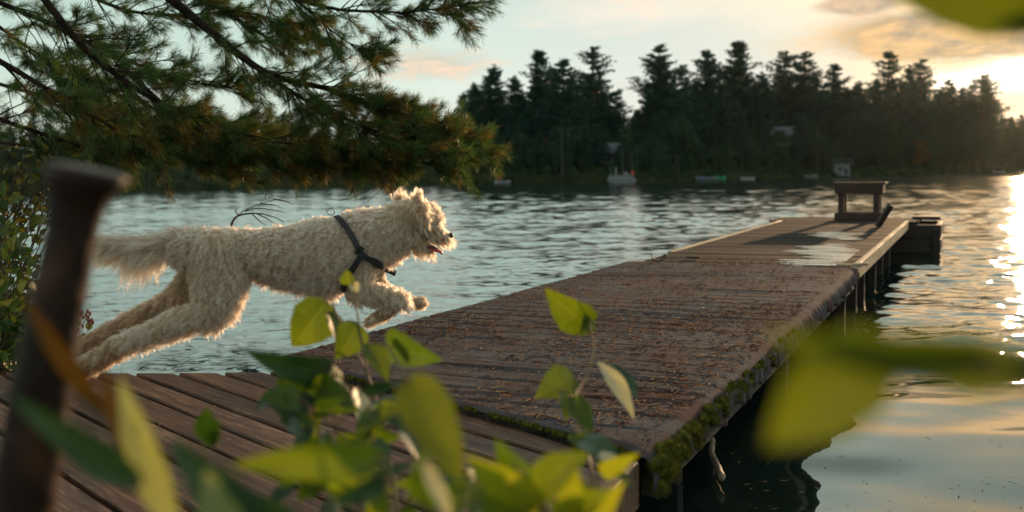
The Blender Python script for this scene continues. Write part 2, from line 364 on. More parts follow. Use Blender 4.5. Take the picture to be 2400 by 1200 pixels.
# ------------------------------------------------------------------ water
def make_water():
    nr, na = 1300, 720
    # radial grid about the origin, finer near by; angles cover everything ahead and to both sides
    r = np.geomspace(0.9, 170, nr); a = np.radians(np.linspace(-42, 42, na))
    Rr, Aa = np.meshgrid(r, a, indexing='ij')
    X = Rr * np.sin(Aa); Y = Rr * np.cos(Aa)
    Z = np.zeros_like(X)
    rg = np.random.default_rng(3)
    # patches: calmer water at the near right, livelier further out
    calm = np.clip((np.hypot(X - 1.6, Y - 2.2) - 1.2) / 3.2, 0, 1)
    calm = calm * calm * (3 - 2 * calm)
    patch = np.zeros_like(X)
    for _ in range(14):
        k = 2 * PI / rg.uniform(2.5, 11); th = rg.uniform(0, PI)
        patch += np.sin(k * (X * math.cos(th) * .5 + Y * math.sin(th)) + rg.uniform(0, 6.28))
    patch = 1 / (1 + np.exp(-patch * .5))
    for i in range(64):
        lam = 0.10 * (20 ** (i / 63.0)); k = 2 * PI / lam
        th = rg.normal(math.radians(98), math.radians(34))
        kx, ky = k * math.cos(th), k * math.sin(th)
        slope = (0.037 if lam < .35 else (.026 if lam < .7 else .013)) * (.55 + .45 * np.clip((Rr - 7) / 12, 0, 1))
        amp = slope / k
        w = (calm * (.35 + .85 * patch) if lam < .55 else (1.0 + 1.2 * np.clip(1 - (Rr - 2) / 6, 0, 1) * (X > 0)) * (.6 + .6 * patch))
        fade = np.clip((lam * 110 - Rr) / (lam * 50), 0, 1)   # drop waves the grid can no longer carry
        ph = kx * X + ky * Y + rg.uniform(0, 6.28)
        Z += w * fade * amp * (np.sin(ph) + .22 * np.cos(2 * ph))
    V = np.stack([X, Y, Z], -1).reshape(-1, 3)
    i = np.arange(nr - 1)[:, None] * na + np.arange(na - 1)[None]
    F = np.stack([i, i + 1, i + na + 1, i + na], -1).reshape(-1, 4)[:, ::-1]
    # flat rest of the lake out to the far shores and behind
    m0 = len(V)
    r2 = np.geomspace(170, 900, 24); a2 = a
    R2, A2 = np.meshgrid(r2, a2, indexing='ij')
    V2 = np.stack([R2 * np.sin(A2), R2 * np.cos(A2), 0 * R2], -1); V2[0] = V.reshape(nr, na, 3)[-1]
    i2 = m0 + np.arange(23)[:, None] * na + np.arange(na - 1)[None]
    F2 = np.stack([i2, i2 + 1, i2 + na + 1, i2 + na], -1).reshape(-1, 4)[:, ::-1]
    m, nt, out = mat('lake_water'); co_ = objco(nt)
    ln_ = nd(nt, 'ShaderNodeVectorMath', operation='LENGTH'); ln(nt, co_, ln_.inputs[0]); dist = ln_.outputs['Value']
    n1 = noise(nt, mapping(nt, co_, (3.2, 9, 1)), 1.0, 4, .6, .3)
    n2 = noise(nt, mapping(nt, co_, (.9, 2.6, 1)), 1.0, 5, .6, .3)
    n3 = noise(nt, mapping(nt, co_, (.22, .55, 1)), 1.0, 4, .6)
    near = ramp(nt, mth(nt, 'DIVIDE', dist, 100), [(.03, 0.0), (.07, .25), (.16, 1)])
    h = mth(nt, 'ADD', mth(nt, 'MULTIPLY', n1, .0035), mth(nt, 'MULTIPLY', n2, .008))
    h = mth(nt, 'ADD', mth(nt, 'MULTIPLY', h, near), mth(nt, 'MULTIPLY', n3, .008))
    b = nd(nt, 'ShaderNodeBump'); b.inputs['Strength'].default_value = 1.0; b.inputs['Distance'].default_value = 1.0
    ln(nt, mth(nt, 'MULTIPLY', h, 1.0), b.inputs['Height'])
    p = nd(nt, 'ShaderNodeBsdfPrincipled'); p.inputs['Base Color'].default_value = (.010, .019, .016, 1)
    p.inputs['IOR'].default_value = 1.40; p.inputs['Specular IOR Level'].default_value = .5
    ln(nt, ramp(nt, mth(nt, 'DIVIDE', dist, 150), [(.02, .015), (.1, .03), (.4, .07), (1, .14)]), p.inputs['Roughness'])
    ln(nt, b.outputs[0], p.inputs['Normal']); ln(nt, p.outputs[0], out.inputs[0])
    ca, sa = math.cos(math.radians(41.9)), math.sin(math.radians(41.9))
    Vs = np.array([[0, 0, -.02], [-900 * sa, 900 * ca, -.02], [-900, 0, -.02], [0, -60, -.02], [900, 0, -.02], [900 * sa, 900 * ca, -.02]]); k = m0 + len(V2.reshape(-1, 3))
    F3 = np.array([[k, k + 1, k + 2, k + 3], [k, k + 3, k + 4, k + 5]])
    o = fastmesh('water', np.concatenate([V, V2.reshape(-1, 3), Vs]), np.concatenate([F, F2, F3]), m, smooth=True)
    o['kind'] = 'structure'
make_water()

# ------------------------------------------------------------------ dock
DZ = 0.40
R0 = np.array([0.276, 2.151, 0.0]); W = 1.46; DLEN = 10.45
def dk(s, t, z): return R0 + DKA * s - DKN * t + np.array([0, 0, z])     # s along, t from right edge to left
SKEW = math.tan(math.radians(48.6 - 24.7))       # carpet front runs with the deck planks: s at the left is +SKEW*t
UPZ = np.array([0, 0, 1.])
M['carpet'] = None
def carpet_mat():
    m, nt, out = mat('outdoor_carpet'); co_ = objco(nt)
    fine = noise(nt, co_, 420, 3, .7); mid = noise(nt, co_, 60, 4, .6); big = noise(nt, co_, 3.2, 5, .6)
    base = ramp(nt, fine, [(.3, (.027, .025, .028)), (.5, (.073, .068, .073)), (.72, (.155, .143, .150))])
    brown = ramp(nt, fine, [(.3, (.026, .010, .010)), (.55, (.074, .028, .024)), (.75, (.15, .062, .050))])
    k = ramp(nt, mth(nt, 'ADD', mth(nt, 'MULTIPLY', big, .7), mth(nt, 'MULTIPLY', mid, .3)), [(.43, 0), (.60, .85)])
    base = mixc(nt, k, base, brown)
    dd = nd(nt, 'ShaderNodeVectorMath', operation='DOT_PRODUCT'); ln(nt, co_, dd.inputs[0]); dd.inputs[1].default_value = DKA
    sv = mth(nt, 'ADD', mth(nt, 'SUBTRACT', dd.outputs['Value'], float(R0 @ DKA) - .1), mth(nt, 'MULTIPLY', mth(nt, 'SUBTRACT', noise(nt, co_, 4, 2), .5), .05))
    seam = mth(nt, 'POWER', mth(nt, 'ABSOLUTE', mth(nt, 'COSINE', mth(nt, 'MULTIPLY', sv, PI / .137))), 22.0)
    seam = mth(nt, 'MULTIPLY', seam, ramp(nt, noise(nt, co_, 7, 3), [(.40, .05), (.65, .85)]))
    base = mixc(nt, seam, base, (.018, .009, .008))
    principled(nt, out, base, .95, mth(nt, 'ADD', fine, mth(nt, 'MULTIPLY', mid, .8)), .55, .004, .03, **{'Sheen Weight': .04, 'Sheen Roughness': .5})
    return m
M['carpet'] = carpet_mat()
def make_dock():
    root = thing('dock', 'long low wooden dock running out over the lake under the grey carpet', 'dock', dk(5, W / 2, 0))
    d = MB(); s = 0.0
    while s < DLEN:
        wv = random.uniform(.118, .128)
        zc = DZ - .02 + random.uniform(-.0025, .0015); ta = .03; tb = W - .03
        if s >= SKEW * tb: d.bbox(dk(s + wv / 2, W / 2, zc), (DKA, DKN, UPZ), (wv / 2, W / 2 - .03, .018), .004)
        elif s + wv > SKEW * ta + .02:
            q = [(s, ta), (s + wv, ta), (s + wv, min(tb, (s + wv) / SKEW)), (s, min(tb, s / SKEW))]
            q = [(max(a, SKEW * ta), b) for a, b in q]
            d.prism([dk(a, max(b, ta), 0)[:2] for a, b in q], zc - .018, zc + .016)
        s += wv + random.uniform(.012, .019)
    to_local(d.build('decking', M['dockwood'], root), root)
    def rail(t, s0, s1, zc, hh, wm='rail'):
        r = MB(); r.bbox(dk((s0 + s1) / 2, t, zc), (DKA, DKN, UPZ), ((s1 - s0) / 2, .019, hh), .005)
        to_local(r.build('side_board', M[wm], root), root)
    rail(.012, .10, 4.42, .300, .028, 'oldboard'); rail(.008, 4.43, 6.9, .36, .05); rail(.008, 6.91, DLEN - .1, .362, .05)
    rail(W - .01, 1.0, 5.4, .34, .05); rail(W - .01, 5.41, DLEN - .05, .358, .05)
    b = MB()
    for t in (.20, W / 2, W - .2): b.box(dk(5.2, t, .30), (DKA, DKN, UPZ), (5.0, .02, .062))
    to_local(b.build('stringer', M['darkwood'], root), root)
    for s_, t_ in ((1.1, .24), (3.0, .2), (4.9, .13), (5.75, .14), (6.15, .12), (7.3, .13), (7.95, .12), (9.0, .13), (1.2, W - .2), (3.2, W - .16), (5.4, W - .16), (7.6, W - .16), (9.8, W - .16)):
        p = MB(); p.bbox(dk(s_, t_, -.05), (DKA, DKN, UPZ), (.034, .034, .40), .004)
        to_local(p.build('post', M['darkwood'], root), root)
    c = MB()       # the cross crib that carries the end of the dock
    s0, s1, t0, t1 = DLEN + .02, DLEN + 1.05, -.36, W + .20
    for zc, hz, ins in ((.285, .078, 0), (.11, .085, .006), (-.09, .10, .012)):
        for ss in (s0, s1): c.bbox(dk(ss, (t0 + t1) / 2, zc), (DKA, DKN, UPZ), (.035, (t1 - t0) / 2 - ins, hz), .006)
        for tt in (t0, t1): c.bbox(dk((s0 + s1) / 2, tt + (.035 if tt < 0 else -.035), zc), (DKA, DKN, UPZ), ((s1 - s0) / 2 - .037, .033, hz - .003), .006)
    c.bbox(dk(s0 - .04, t0 + .05, .06), (DKA, DKN, UPZ), (.03, .04, .26), .006)
    to_local(c.build('end_crib', M['darkwood'], root), root)
    e = MB(); s = s0 + .0
    for k in range(7):
        e.bbox(dk(s0 + .075 + k * .148, W / 2 + .03, DZ - .018), (DKA, DKN, UPZ), (.068, W / 2 + .1 + .04 * (k % 2), .016), .004)
    to_local(e.build('end_decking', M['dockwood'], root), root)
    q = MB(); q.bbox(dk(DLEN + .86, -.17, .405), (DKA, DKN, UPZ), (.12, .16, .022), .005)
    to_local(q.build('end_cap', M['darkwood'], root), root)
make_dock()

def make_carpet():
    L = 4.47; ns, nt_ = 640, 150
    drape = .075
    rg = np.random.default_rng(11)
    u = np.linspace(0, 1, ns)[:, None] * np.ones((1, nt_)); w = np.linspace(0, 1, nt_)[None] * np.ones((ns, 1))
    tt = w * (W + drape * 1.0 + .02) - drape            # negative: the draped flap
    t = np.maximum(tt, -0.012)
    s0 = SKEW * np.maximum(tt, 0) + .0
    s = s0 + u * (L - s0) + .025 * np.sin(tt * 9) * u
    rib = np.zeros_like(s)
    rib = (-.0036 * np.abs(np.cos(PI * (s + .1 + .006 * np.sin(t * 7 + s * 3)) / .137)) ** 34) * (.60 + .40 * np.sin(s * 3.1 + 2.2 * t)) + .0004 * np.sin(2 * PI * s / .069 + 2 * np.sin(3 * t))
    wr = np.zeros_like(s)
    for _ in range(20):
        c = rg.uniform(.2, L); tc = rg.uniform(-.1, W); ln_ = rg.uniform(.25, .8); an = rg.normal(0, .10); wd = rg.uniform(.010, .022)
        dd = (s - c) - an * (t - tc)
        wr += rg.uniform(.002, .006) * np.exp(-(dd / wd) ** 2) * np.exp(-((t - tc) / ln_) ** 2)
    fdr = np.clip((tt + .01) / .06, 0, 1); rib = rib * fdr; wr = wr * (.25 + .75 * fdr)
    z = DZ + .004 + rib + wr + .002 * np.sin(s * 5 + t * 4)
    fl = np.clip(-tt, 0, drape)                         # how far down the flap
    fold = .006 * np.sin(s * 62 + 2 * np.sin(s * 7)) + .006 * np.sin(s * 131)
    z = z - fl * (1 + .25 * np.sin(s * 21)) - .004 * (fl > 0)
    out = np.where(tt < 0, .014 + np.minimum(fl, .03) * .5 + fold * fl / drape, 0)
    edge = np.clip(1 - np.abs(tt) / .03, 0, 1); z -= edge * .003
    t2 = np.where(tt < 0, -out, t)
    P = R0 + s[..., None] * DKA - t2[..., None] * DKN; P[..., 2] = z
    # front lip
    dz = np.clip(1 - u / .006, 0, 1); P[..., 2] -= dz * .006
    i = np.arange(ns - 1)[:, None] * nt_ + np.arange(nt_ - 1)[None]
    F = np.stack([i, i + nt_, i + nt_ + 1, i + 1], -1).reshape(-1, 4)
    P = P.reshape(-1, 3)
    F = F[:, ::-1]
    o = fastmesh('carpet', P, F, M['carpet'], smooth=True)
    sd = o.modifiers.new('thick', 'SOLIDIFY'); sd.thickness = .005; sd.offset = -1
    tag(o, 'grey brown ribbed carpet with a mossy edge covering the near half of the dock', 'carpet')
    return P.reshape(ns, nt_, 3)
CP = make_carpet()
def carpet_z(s, t): return DZ + .006

def make_needles():
    n = 5200; rg = np.random.default_rng(5)
    s = []; t = []
    while len(s) < n:
        a = rg.uniform(.05, 4.9); b = rg.uniform(0, W)
        if a < SKEW * b + .02: continue
        dens = .5 + .5 * math.sin(a * 2.1 + 1.3 * math.sin(b * 3)) * math.sin(b * 4.2 + a * 1.7)
        dens *= 1.0 if a < 2.6 else .35
        if rg.random() < dens * .9 + .08: s.append(a); t.append(b)
    s = np.array(s); t = np.array(t)
    an = rg.normal(0, .9, n) + np.where(rg.random(n) < .5, 0, PI / 2)
    Ln = rg.uniform(.018, .050, n); bend = rg.normal(0, .35, n)
    base = R0 + s[:, None] * DKA - t[:, None] * DKN; base[:, 2] = DZ + .011
    V = []; K = 4
    for k in range(K):
        f = k / (K - 1) - .5
        d = np.cos(an + bend * f * 2)[:, None] * DKA + np.sin(an + bend * f * 2)[:, None] * DKN
        p = base + d * (f * Ln)[:, None]
        p[:, 2] += np.abs(f) * rg.random(n) * .014 * (rg.random(n) < .3) + rg.random(n) * .003
        sd = np.stack([-d[:, 1], d[:, 0], rg.normal(0, .6, n)], -1) * (.0009 if k in (0, K - 1) else .0014)
        V += [p - sd, p + sd]
    V = np.stack(V, 1)                                  # n, 2K, 3
    F = np.array([[2 * k, 2 * k + 1, 2 * k + 3, 2 * k + 2] for k in range(K - 1)])
    F = (np.arange(n)[:, None, None] * 2 * K + F[None]).reshape(-1, 4)
    o = fastmesh('fallen_pine_needles', V.reshape(-1, 3), F, M['fallen'])
    tag(o, 'dry brown pine needles scattered over the carpet on the dock', 'pine needles', kind='stuff')
make_needles()

def make_moss():
    rg = np.random.default_rng(8); V = []; F = []; n0 = 0
    def clump(c, r, nrm):
        nonlocal n0
        m = int(1500 * (r / .03) ** 2)
        d = unit(rg.normal(size=(m, 3)) + nrm * .7); p = c + d * r * np.array([1, 1, .95]) * rg.uniform(.8, 1.05, (m, 1))
        L = rg.uniform(.003, .008, (m, 1)); tip = p + unit(d + rg.normal(0, .45, (m, 3))) * L
        sd = unit(np.cross(d, rg.normal(size=(m, 3)))) * .0006
        V.append(np.stack([p - sd, p + sd, tip], 1).reshape(-1, 3))
        F.append(n0 + np.arange(m * 3).reshape(-1, 3)); n0 += m * 3
        core.append((c, r))
    core = []
    s = 0.02
    while s < 2.05:                                     # pillows along the right-hand drape
        k = 1 - s / 2.2
        for _ in range(2 if s < 1.2 else 1):
            z = DZ - rg.uniform(-.004, .075 if s < .6 else .055); r = rg.uniform(.005, .010 + .010 * k)
            clump(dk(s + rg.normal(0, .01), -.026 - rg.uniform(0, .012), z), r, np.array([DKN[0], DKN[1], .3]))
        s += rg.uniform(.022, .045) * (1 + .5 * s)
    for sx, zz, r in ((.045, -.035, .034), (.085, -.055, .030), (.12, -.02, .03), (.02, -.075, .024), (.20, -.04, .028), (.22, -.015, .02), (.34, -.05, .024), (.33, -.02, .024), (.52, -.035, .02)):
        clump(dk(sx, -.036, DZ + zz), r, np.array([DKN[0], DKN[1], .3]))
    for k in range(150):                                # low strip along the front edge
        t = rg.uniform(.02, W * .75); clump(dk(SKEW * t - .008, t, DZ + .002), rg.uniform(.003, .0065) * (1.2 if t < .5 else 1), np.array([0, 0, 1.]))
    o = fastmesh('moss', np.concatenate(V), np.concatenate(F), M['moss'])
    mb = MB()
    for c, r in core: mb.ell(c, (r * .86, r * .86, r * .84), 8, 6)
    tag(o, 'green moss growing in pillows along the carpet edge', 'moss', kind='stuff')
    b = mb.build('moss_cushion', M['moss'], o, True)
make_moss()

# ------------------------------------------------------------------ near deck
def clip(poly, p, n):
    out = []
    for i in range(len(poly)):
        a = poly[i]; b = poly[(i + 1) % len(poly)]
        da = (a - p) @ n; db = (b - p) @ n
        if da <= 0: out.append(a)
        if da * db < 0: out.append(a + (b - a) * da / (da - db))
    return out
def make_deck():
    root = thing('deck', 'weathered brown plank deck at the foot of the dock under the dog', 'deck', (-1.0, 2.2, 0))
    P2 = PLK[:2]; Q2 = np.array([-P2[1], P2[0]])          # Q2 points up-right, towards the dock
    poly = [np.array(a) for a in ((-4.2, 3.36), (-.55, 3.205), (.238, 2.128), (.09, 1.77), (-.19, 1.25), (-4.2, 1.25))]
    top0 = max(a @ Q2 for a in poly); lo = min(a @ Q2 for a in poly)
    d = MB(); q = (R0[:2] @ Q2) - .008
    while q > lo:
        wv = random.uniform(.086, .092)
        pg = list(poly)
        pg = clip(pg, Q2 * q, Q2); pg = clip(pg, Q2 * (q - wv), -Q2) if len(pg) > 2 else pg
        if len(pg) > 2:
            z = DZ - .014 + random.uniform(-.003, .002)
            c = sum(pg) / len(pg)
            A = [(p[0], p[1], z - .034) for p in pg]; k = len(pg)
            B = [(p[0], p[1], z - .004) for p in pg]; Cc = []
            for p in pg:
                qq = p @ Q2; al = p @ P2; mid = q - wv / 2
                qn = mid + (qq - mid) * (1 - .008 / wv)
                v = P2 * al + Q2 * qn; Cc.append((v[0], v[1], z))
            F = [tuple(range(k - 1, -1, -1)), tuple(range(2 * k, 3 * k))]
            for l in (0, 1): F += [(l * k + i, l * k + (i + 1) % k, (l + 1) * k + (i + 1) % k, (l + 1) * k + i) for i in range(k)]
            d.add(A + B + Cc, F)
        q -= wv + random.uniform(.014, .02)
    to_local(d.build('decking', M['deck'], root), root)
    e = MB()
    a, b = np.array([.254, 2.116, 0]), np.array([.112, 1.76, 0]); ax = unit(b - a); nx = np.cross(ax, UPZ)
    e.bbox((a + b) / 2 + np.array([0, 0, DZ - .055]), (ax, nx, UPZ), (np.linalg.norm(b - a) / 2, .016, .052), .004)
    b2 = np.array([-.17, 1.22, 0])
    e.bbox((b + b2) / 2 + ax * .004 + np.array([0, 0, DZ - .056]), (unit(b2 - b), np.cross(unit(b2 - b), UPZ), UPZ), (np.linalg.norm(b2 - b) / 2, .016, .050), .004)
    to_local(e.build('end_board', M['deck'], root), root)
    j = MB()
    for y in (2.95, 2.35, 1.8): j.box((-2.0, y, .28), (_r0, np.array([0, 1., 0]), UPZ), (1.9 if y > 2 else 2.0, .02, .07))
    to_local(j.build('joist', M['darkwood'], root), root)
    for x, y in ((.05, 1.95), (-.7, 3.0), (-2.0, 3.1), (-1.1, 2.0)):
        p = MB(); p.bbox((x, y, .0), (_r0, np.array([0, 1., 0]), UPZ), (.04, .04, .345), .004); to_local(p.build('post', M['darkwood'], root), root)
    n = 420; rg = np.random.default_rng(15)               # loose needles and splinters on the planks
    V = []; 
    xs = rg.uniform(-2.2, .2, n); ys = rg.uniform(1.6, 3.2, n); ok = np.array([all(((np.array([x, y]) - poly[i]) @ np.array([-(poly[(i + 1) % 6] - poly[i])[1], (poly[(i + 1) % 6] - poly[i])[0]])) < -.02 for i in range(6)) for x, y in zip(xs, ys)])
    xs, ys = xs[ok], ys[ok]; n = len(xs); an = rg.uniform(0, PI, n); L = rg.uniform(.012, .04, n)
    p = np.stack([xs, ys, np.full(n, DZ - .008)], -1); dd = np.stack([np.cos(an), np.sin(an), 0 * an], -1); sd = np.stack([-dd[:, 1], dd[:, 0], 0 * an], -1) * .0011
    a_, b_ = p - dd * L[:, None] / 2, p + dd * L[:, None] / 2; mid = p + sd * rg.uniform(-3, 3, (n, 1)) * 2 + np.array([0, 0, .002])
    V = np.stack([a_ - sd, a_ + sd, mid - sd, mid + sd, b_ - sd, b_ + sd], 1).reshape(-1, 3)
    F = (np.arange(n)[:, None, None] * 6 + np.array([[0, 1, 3, 2], [2, 3, 5, 4]])[None]).reshape(-1, 4)
    tag(fastmesh('fallen_pine_needles', V, F, M['fallen']), 'few dry needles lying on the brown deck planks', 'pine needles', kind='stuff')
make_deck()

# ------------------------------------------------------------------ things on the dock
def make_bench():
    s0, t0 = 10.72, .30; w, dp, h = .56, .36, .46
    root = thing('bench', 'small square wooden bench standing at the far end of the dock', 'bench', dk(s0, t0 + w / 2, DZ))
    C = lambda s, t, z: dk(s0 + s, t0 + t, DZ + z)
    ax = (DKA, DKN, UPZ)
    m = MB()
    for k in range(5): m.bbox(C(.036 + k * .072, w / 2, h - .012), ax, (.033, w / 2 + .03, .012), .004)
    to_local(m.build('seat', M['benchwood'], root), root)
    m = MB()
    for s in (.016, dp - .016): m.bbox(C(s, w / 2, h - .085), ax, (.016, w / 2, .056), .004)
    for t in (.016, w - .016): m.bbox(C(dp / 2, t, h - .0855), ax, (dp / 2 - .034, .015, .055), .004)
    to_local(m.build('apron', M['benchwood'], root), root)
    m = MB()
    for s in (.02, dp - .02): m.bbox(C(s, w / 2, .044), ax, (.02, w / 2, .044), .004)
    for t in (.02, w - .02): m.bbox(C(dp / 2, t, .0435), ax, (dp / 2 - .042, .019, .042), .004)
    to_local(m.build('base_frame', M['benchwood'], root), root)
    for s in (.045, dp - .045):
        for t in (.075, w - .075):
            m = MB(); m.bbox(C(s, t, .205), ax, (.026, .035, .155), .004); to_local(m.build('leg', M['benchwood'], root), root)
make_bench()
def make_stick_board():
    a = at(2055, 531, DZ + .004); b = aty(2086, 481, a[1] - .02)
    T = unit(b - a); n = unit(np.cross(T, np.array([.35, -1, 0]))); B = np.cross(T, n)
    m = MB(); L = np.linalg.norm(b - a) / 2
    m.bbox((a + b) / 2, (T, n, B), (L, .034, .010), .003)
    m.bbox((a + b) / 2 - B * .016 + n * .026, (T, n, B), (L * 1.03, .008, .014), .003)
    m.bbox((a + b) / 2 - B * .016 - n * .026, (T, n, B), (L * .98, .008, .014), .003)
    o = m.build('loose_board', M['darkwood']); tag(o, 'dark grooved board leaning up at a slant in front of the bench', 'board')
make_stick_board()
def make_puddles():
    m, nt, out = mat('puddle_water'); p = principled(nt, out, (.05, .05, .05), .27, noise(nt, objco(nt), 30, 2), .03, .01, .9)
    p.inputs['IOR'].default_value = 1.6; p.inputs['Coat Weight'].default_value = 1.0; p.inputs['Coat Roughness'].default_value = .3
    for (x, y, hx, hy, lab) in ((1945, 602, 95, 30, 'larger pale puddle shining on the dock planks beyond the carpet'), (1960, 552, 60, 9, 'smaller thin puddle shining nearest the bench on the dock')):
        c = at(x, y, DZ); d = c - R0; sc = d @ DKA; tc = -(d @ DKN)
        e1 = at(x, y - hy, DZ) - c; hs = abs(e1 @ DKA); ht = hx / FPX * c[1] * 1.02
        mb = MB(); rg = np.random.default_rng(int(x)); s = sc - hs
        k = 0
        n = max(3, int(round(2 * hs / .138)))
        for i in range(n):
            f = (i + .5) / n * 2 - 1; wd = ht * math.sqrt(max(0, 1 - f * f)) * rg.uniform(.75, 1.1); sh = rg.normal(0, .05) - f * .14
            s_ = sc + f * hs; hw = hs / n * rg.uniform(.45, .9); z = DZ + .003
            pts = []; q = 14
            for j in range(q):
                a = 2 * PI * j / q; pts.append(dk(s_ + hw * math.sin(a) * (1 + .15 * math.sin(3 * a + i)), min(max(tc - sh + wd * math.cos(a), .10), W - .1), z))
            mb.add(pts, [tuple(range(q))[::-1]])
        tag(mb.build('puddle', m), lab, 'puddle')
make_puddles()
def make_scraps():
    m = MB(); a = at(1990, 622, DZ + .012)
    m.bbox(a, (DKN, DKA, UPZ), (.075, .018, .008), .003); m.bbox(a + DKN * .07 + UPZ * .008, (unit(DKN + DKA * .2 + UPZ * .05), DKA, UPZ), (.045, .02, .009), .003)
    tag(m.build('driftwood_scrap', M['rail']), 'flat broken scrap of wood on the carpet seam by the right edge', 'wood scrap')
    m = MB(); a = at(1625, 603, DZ + .012)
    m.bbox(a, (DKN, DKA, UPZ), (.05, .014, .007), .003)
    tag(m.build('wood_chip', M['darkwood']), 'small dark chip of wood on the left edge of the dock', 'wood scrap')
    m = MB(); p = [at(1545, 611, DZ + .01) + DKA * .05 * math.cos(k) + DKN * .05 * math.sin(k) + UPZ * .02 * (1 + math.sin(k * 1.5)) for k in np.linspace(0, 5, 16)]
    m.tube(p, .005, 5); tag(m.build('rope_loop', M['darkwood'], None, True), 'small dark loop of rope on the left carpet edge', 'rope')
    m = MB(); a = at(1402, 717, DZ + .012); m.ell(a, (.008, .012, .006)); m.tube([a, a + np.array([.012, .004, .004])], [.002, .001], 4)
    tag(m.build('pine_cone_scale', M['darkwood'], None, True), 'tiny dark speck of cone lying alone mid carpet', 'cone scale')
make_scraps()

# ------------------------------------------------------------------ far shore
SH = [(-250, 462), (0, 458), (300, 450), (700, 442), (1080, 433), (1300, 431), (1500, 428), (1750, 422), (2000, 415), (2200, 410), (2400, 405.0), (2700, 398)]
def shore_pt(x):
    xs = [a for a, b in SH]; ys = [b for a, b in SH]
    y = np.interp(x, xs, ys); return at(x, y, 0)
def height_at(d): return .35 + 5.2 * (1 - np.exp(-np.maximum(d, 0) / 28.0)) if np.isscalar(d) else .35 + 5.2 * (1 - np.exp(-np.maximum(d, 0) / 28.0))
def make_far_land():
    xs = np.linspace(-250, 2700, 180); P = []
    depth = [-2.0, 0, .8, 3, 8, 16, 30, 50, 80, 130, 220]
    rg = np.random.default_rng(2)
    for x in xs:
        p = shore_pt(x); dr = unit(np.array([p[0], p[1], 0])); row = []
        jit = rg.normal(0, .5)
        for d in depth:
            z = -.5 if d < 0 else (.02 if d == 0 else height_at(d) * (1 + .08 * rg.normal())); row.append(p + dr * (d + jit) + UPZ * z)
        P.append(row)
    P = np.array(P); n, k = P.shape[:2]
    i = np.arange(n - 1)[:, None] * k + np.arange(k - 1)[None]
    F = np.stack([i, i + k, i + k + 1, i + 1], -1).reshape(-1, 4)
    o = fastmesh('far_shore_hill', P.reshape(-1, 3), F, M['farland'], smooth=True); o['kind'] = 'structure'
make_far_land()

def pine_proto(seed, sparse=.5, lean=0.0, crown0=.3, wid=.16):
    """white pine of unit height: trunk and crown meshes"""
    rg = np.random.default_rng(seed); tr = MB()
    bend = rg.normal(0, .012, 2); hs = np.linspace(0, 1, 12)
    tp = np.stack([bend[0] * np.sin(hs * 3) + lean * hs, bend[1] * np.sin(hs * 2.4), hs], -1)
    tr.tube(tp, .016 * (1 - hs) ** .8 + .0025, 7)
    V = []; F = []; n0 = 0
    h = crown0; a = rg.uniform(0, 6)
    while h < .985:
        f = (h - crown0) / (1 - crown0)
        prof = wid * (1.0 - f) ** .72 * (.6 + .4 * min(1, f * 5)) * rg.uniform(.75, 1.15) + .020
        nb = rg.integers(4, 8)
        for b in range(nb):
            if rg.random() < sparse * .42 * (1 - abs(2 * f - 1) * .4): continue
            a += 2 * PI / nb + rg.normal(0, .5); L = prof * rg.uniform(.55, 1.25)
            up = rg.uniform(.05, .42) + .9 * max(0, f - .72)
            c = np.array([np.interp(h, hs, tp[:, 0]), np.interp(h, hs, tp[:, 1]), h])
            q = np.linspace(0, 1, 5); bp = c + np.stack([np.cos(a) * L * q, np.sin(a) * L * q, L * (up * q + .28 * q * q - .10 * q)], -1)
            tr.tube(bp, .0036 * (1 - q * .8), 4, False)
            m = int(18 + 460 * L)
            u = rg.uniform(.12, 1.06, m); pos = np.stack([np.interp(u, q, bp[:, k]) for k in range(3)], -1)
            sp = .008 + L * .13 * (1.15 - .7 * u)
            pos += rg.normal(size=(m, 3)) * np.stack([sp, sp, sp * .34], -1)
            V_, F_ = tufts(rg, pos, (.0085 + .007 * rg.random(m)), .45, np.array([math.cos(a), math.sin(a), .7]))
            V.append(V_); F.append(F_ + n0); n0 += len(V_)
        h += rg.uniform(.02, .042) * (1 + .4 * sparse)
    m = 40; pos = np.stack([np.full(m, tp[-1, 0]) + rg.normal(0, .010, m), rg.normal(0, .010, m) + tp[-1, 1], rg.uniform(.95, 1.01, m)], -1)
    V_, F_ = tufts(rg, pos, .011 + 0 * rg.random(m), .5, UPZ); V.append(V_); F.append(F_ + n0)
    return tr, np.concatenate(V), np.concatenate(F)
def tufts(rg, pos, size, up=.3, bias=None):
    """two crossed leaf-shaped quads per tuft, random attitude"""
    m = len(pos); Vs = []
    for k in range(2):
        d = rg.normal(size=(m, 3))
        if bias is not None: d = d * .8 + bias * .8
        d = unit(d); s = unit(np.cross(d, rg.normal(size=(m, 3))))
        L = size[:, None] * rg.uniform(.8, 1.5, (m, 1)); w = size[:, None] * rg.uniform(.22, .45, (m, 1))
        Vs.append(np.stack([pos - d * L * .7, pos + s * w, pos + d * L, pos - s * w], 1))
    V = np.concatenate(Vs).reshape(-1, 3); F = np.arange(len(V)).reshape(-1, 4); return V, F
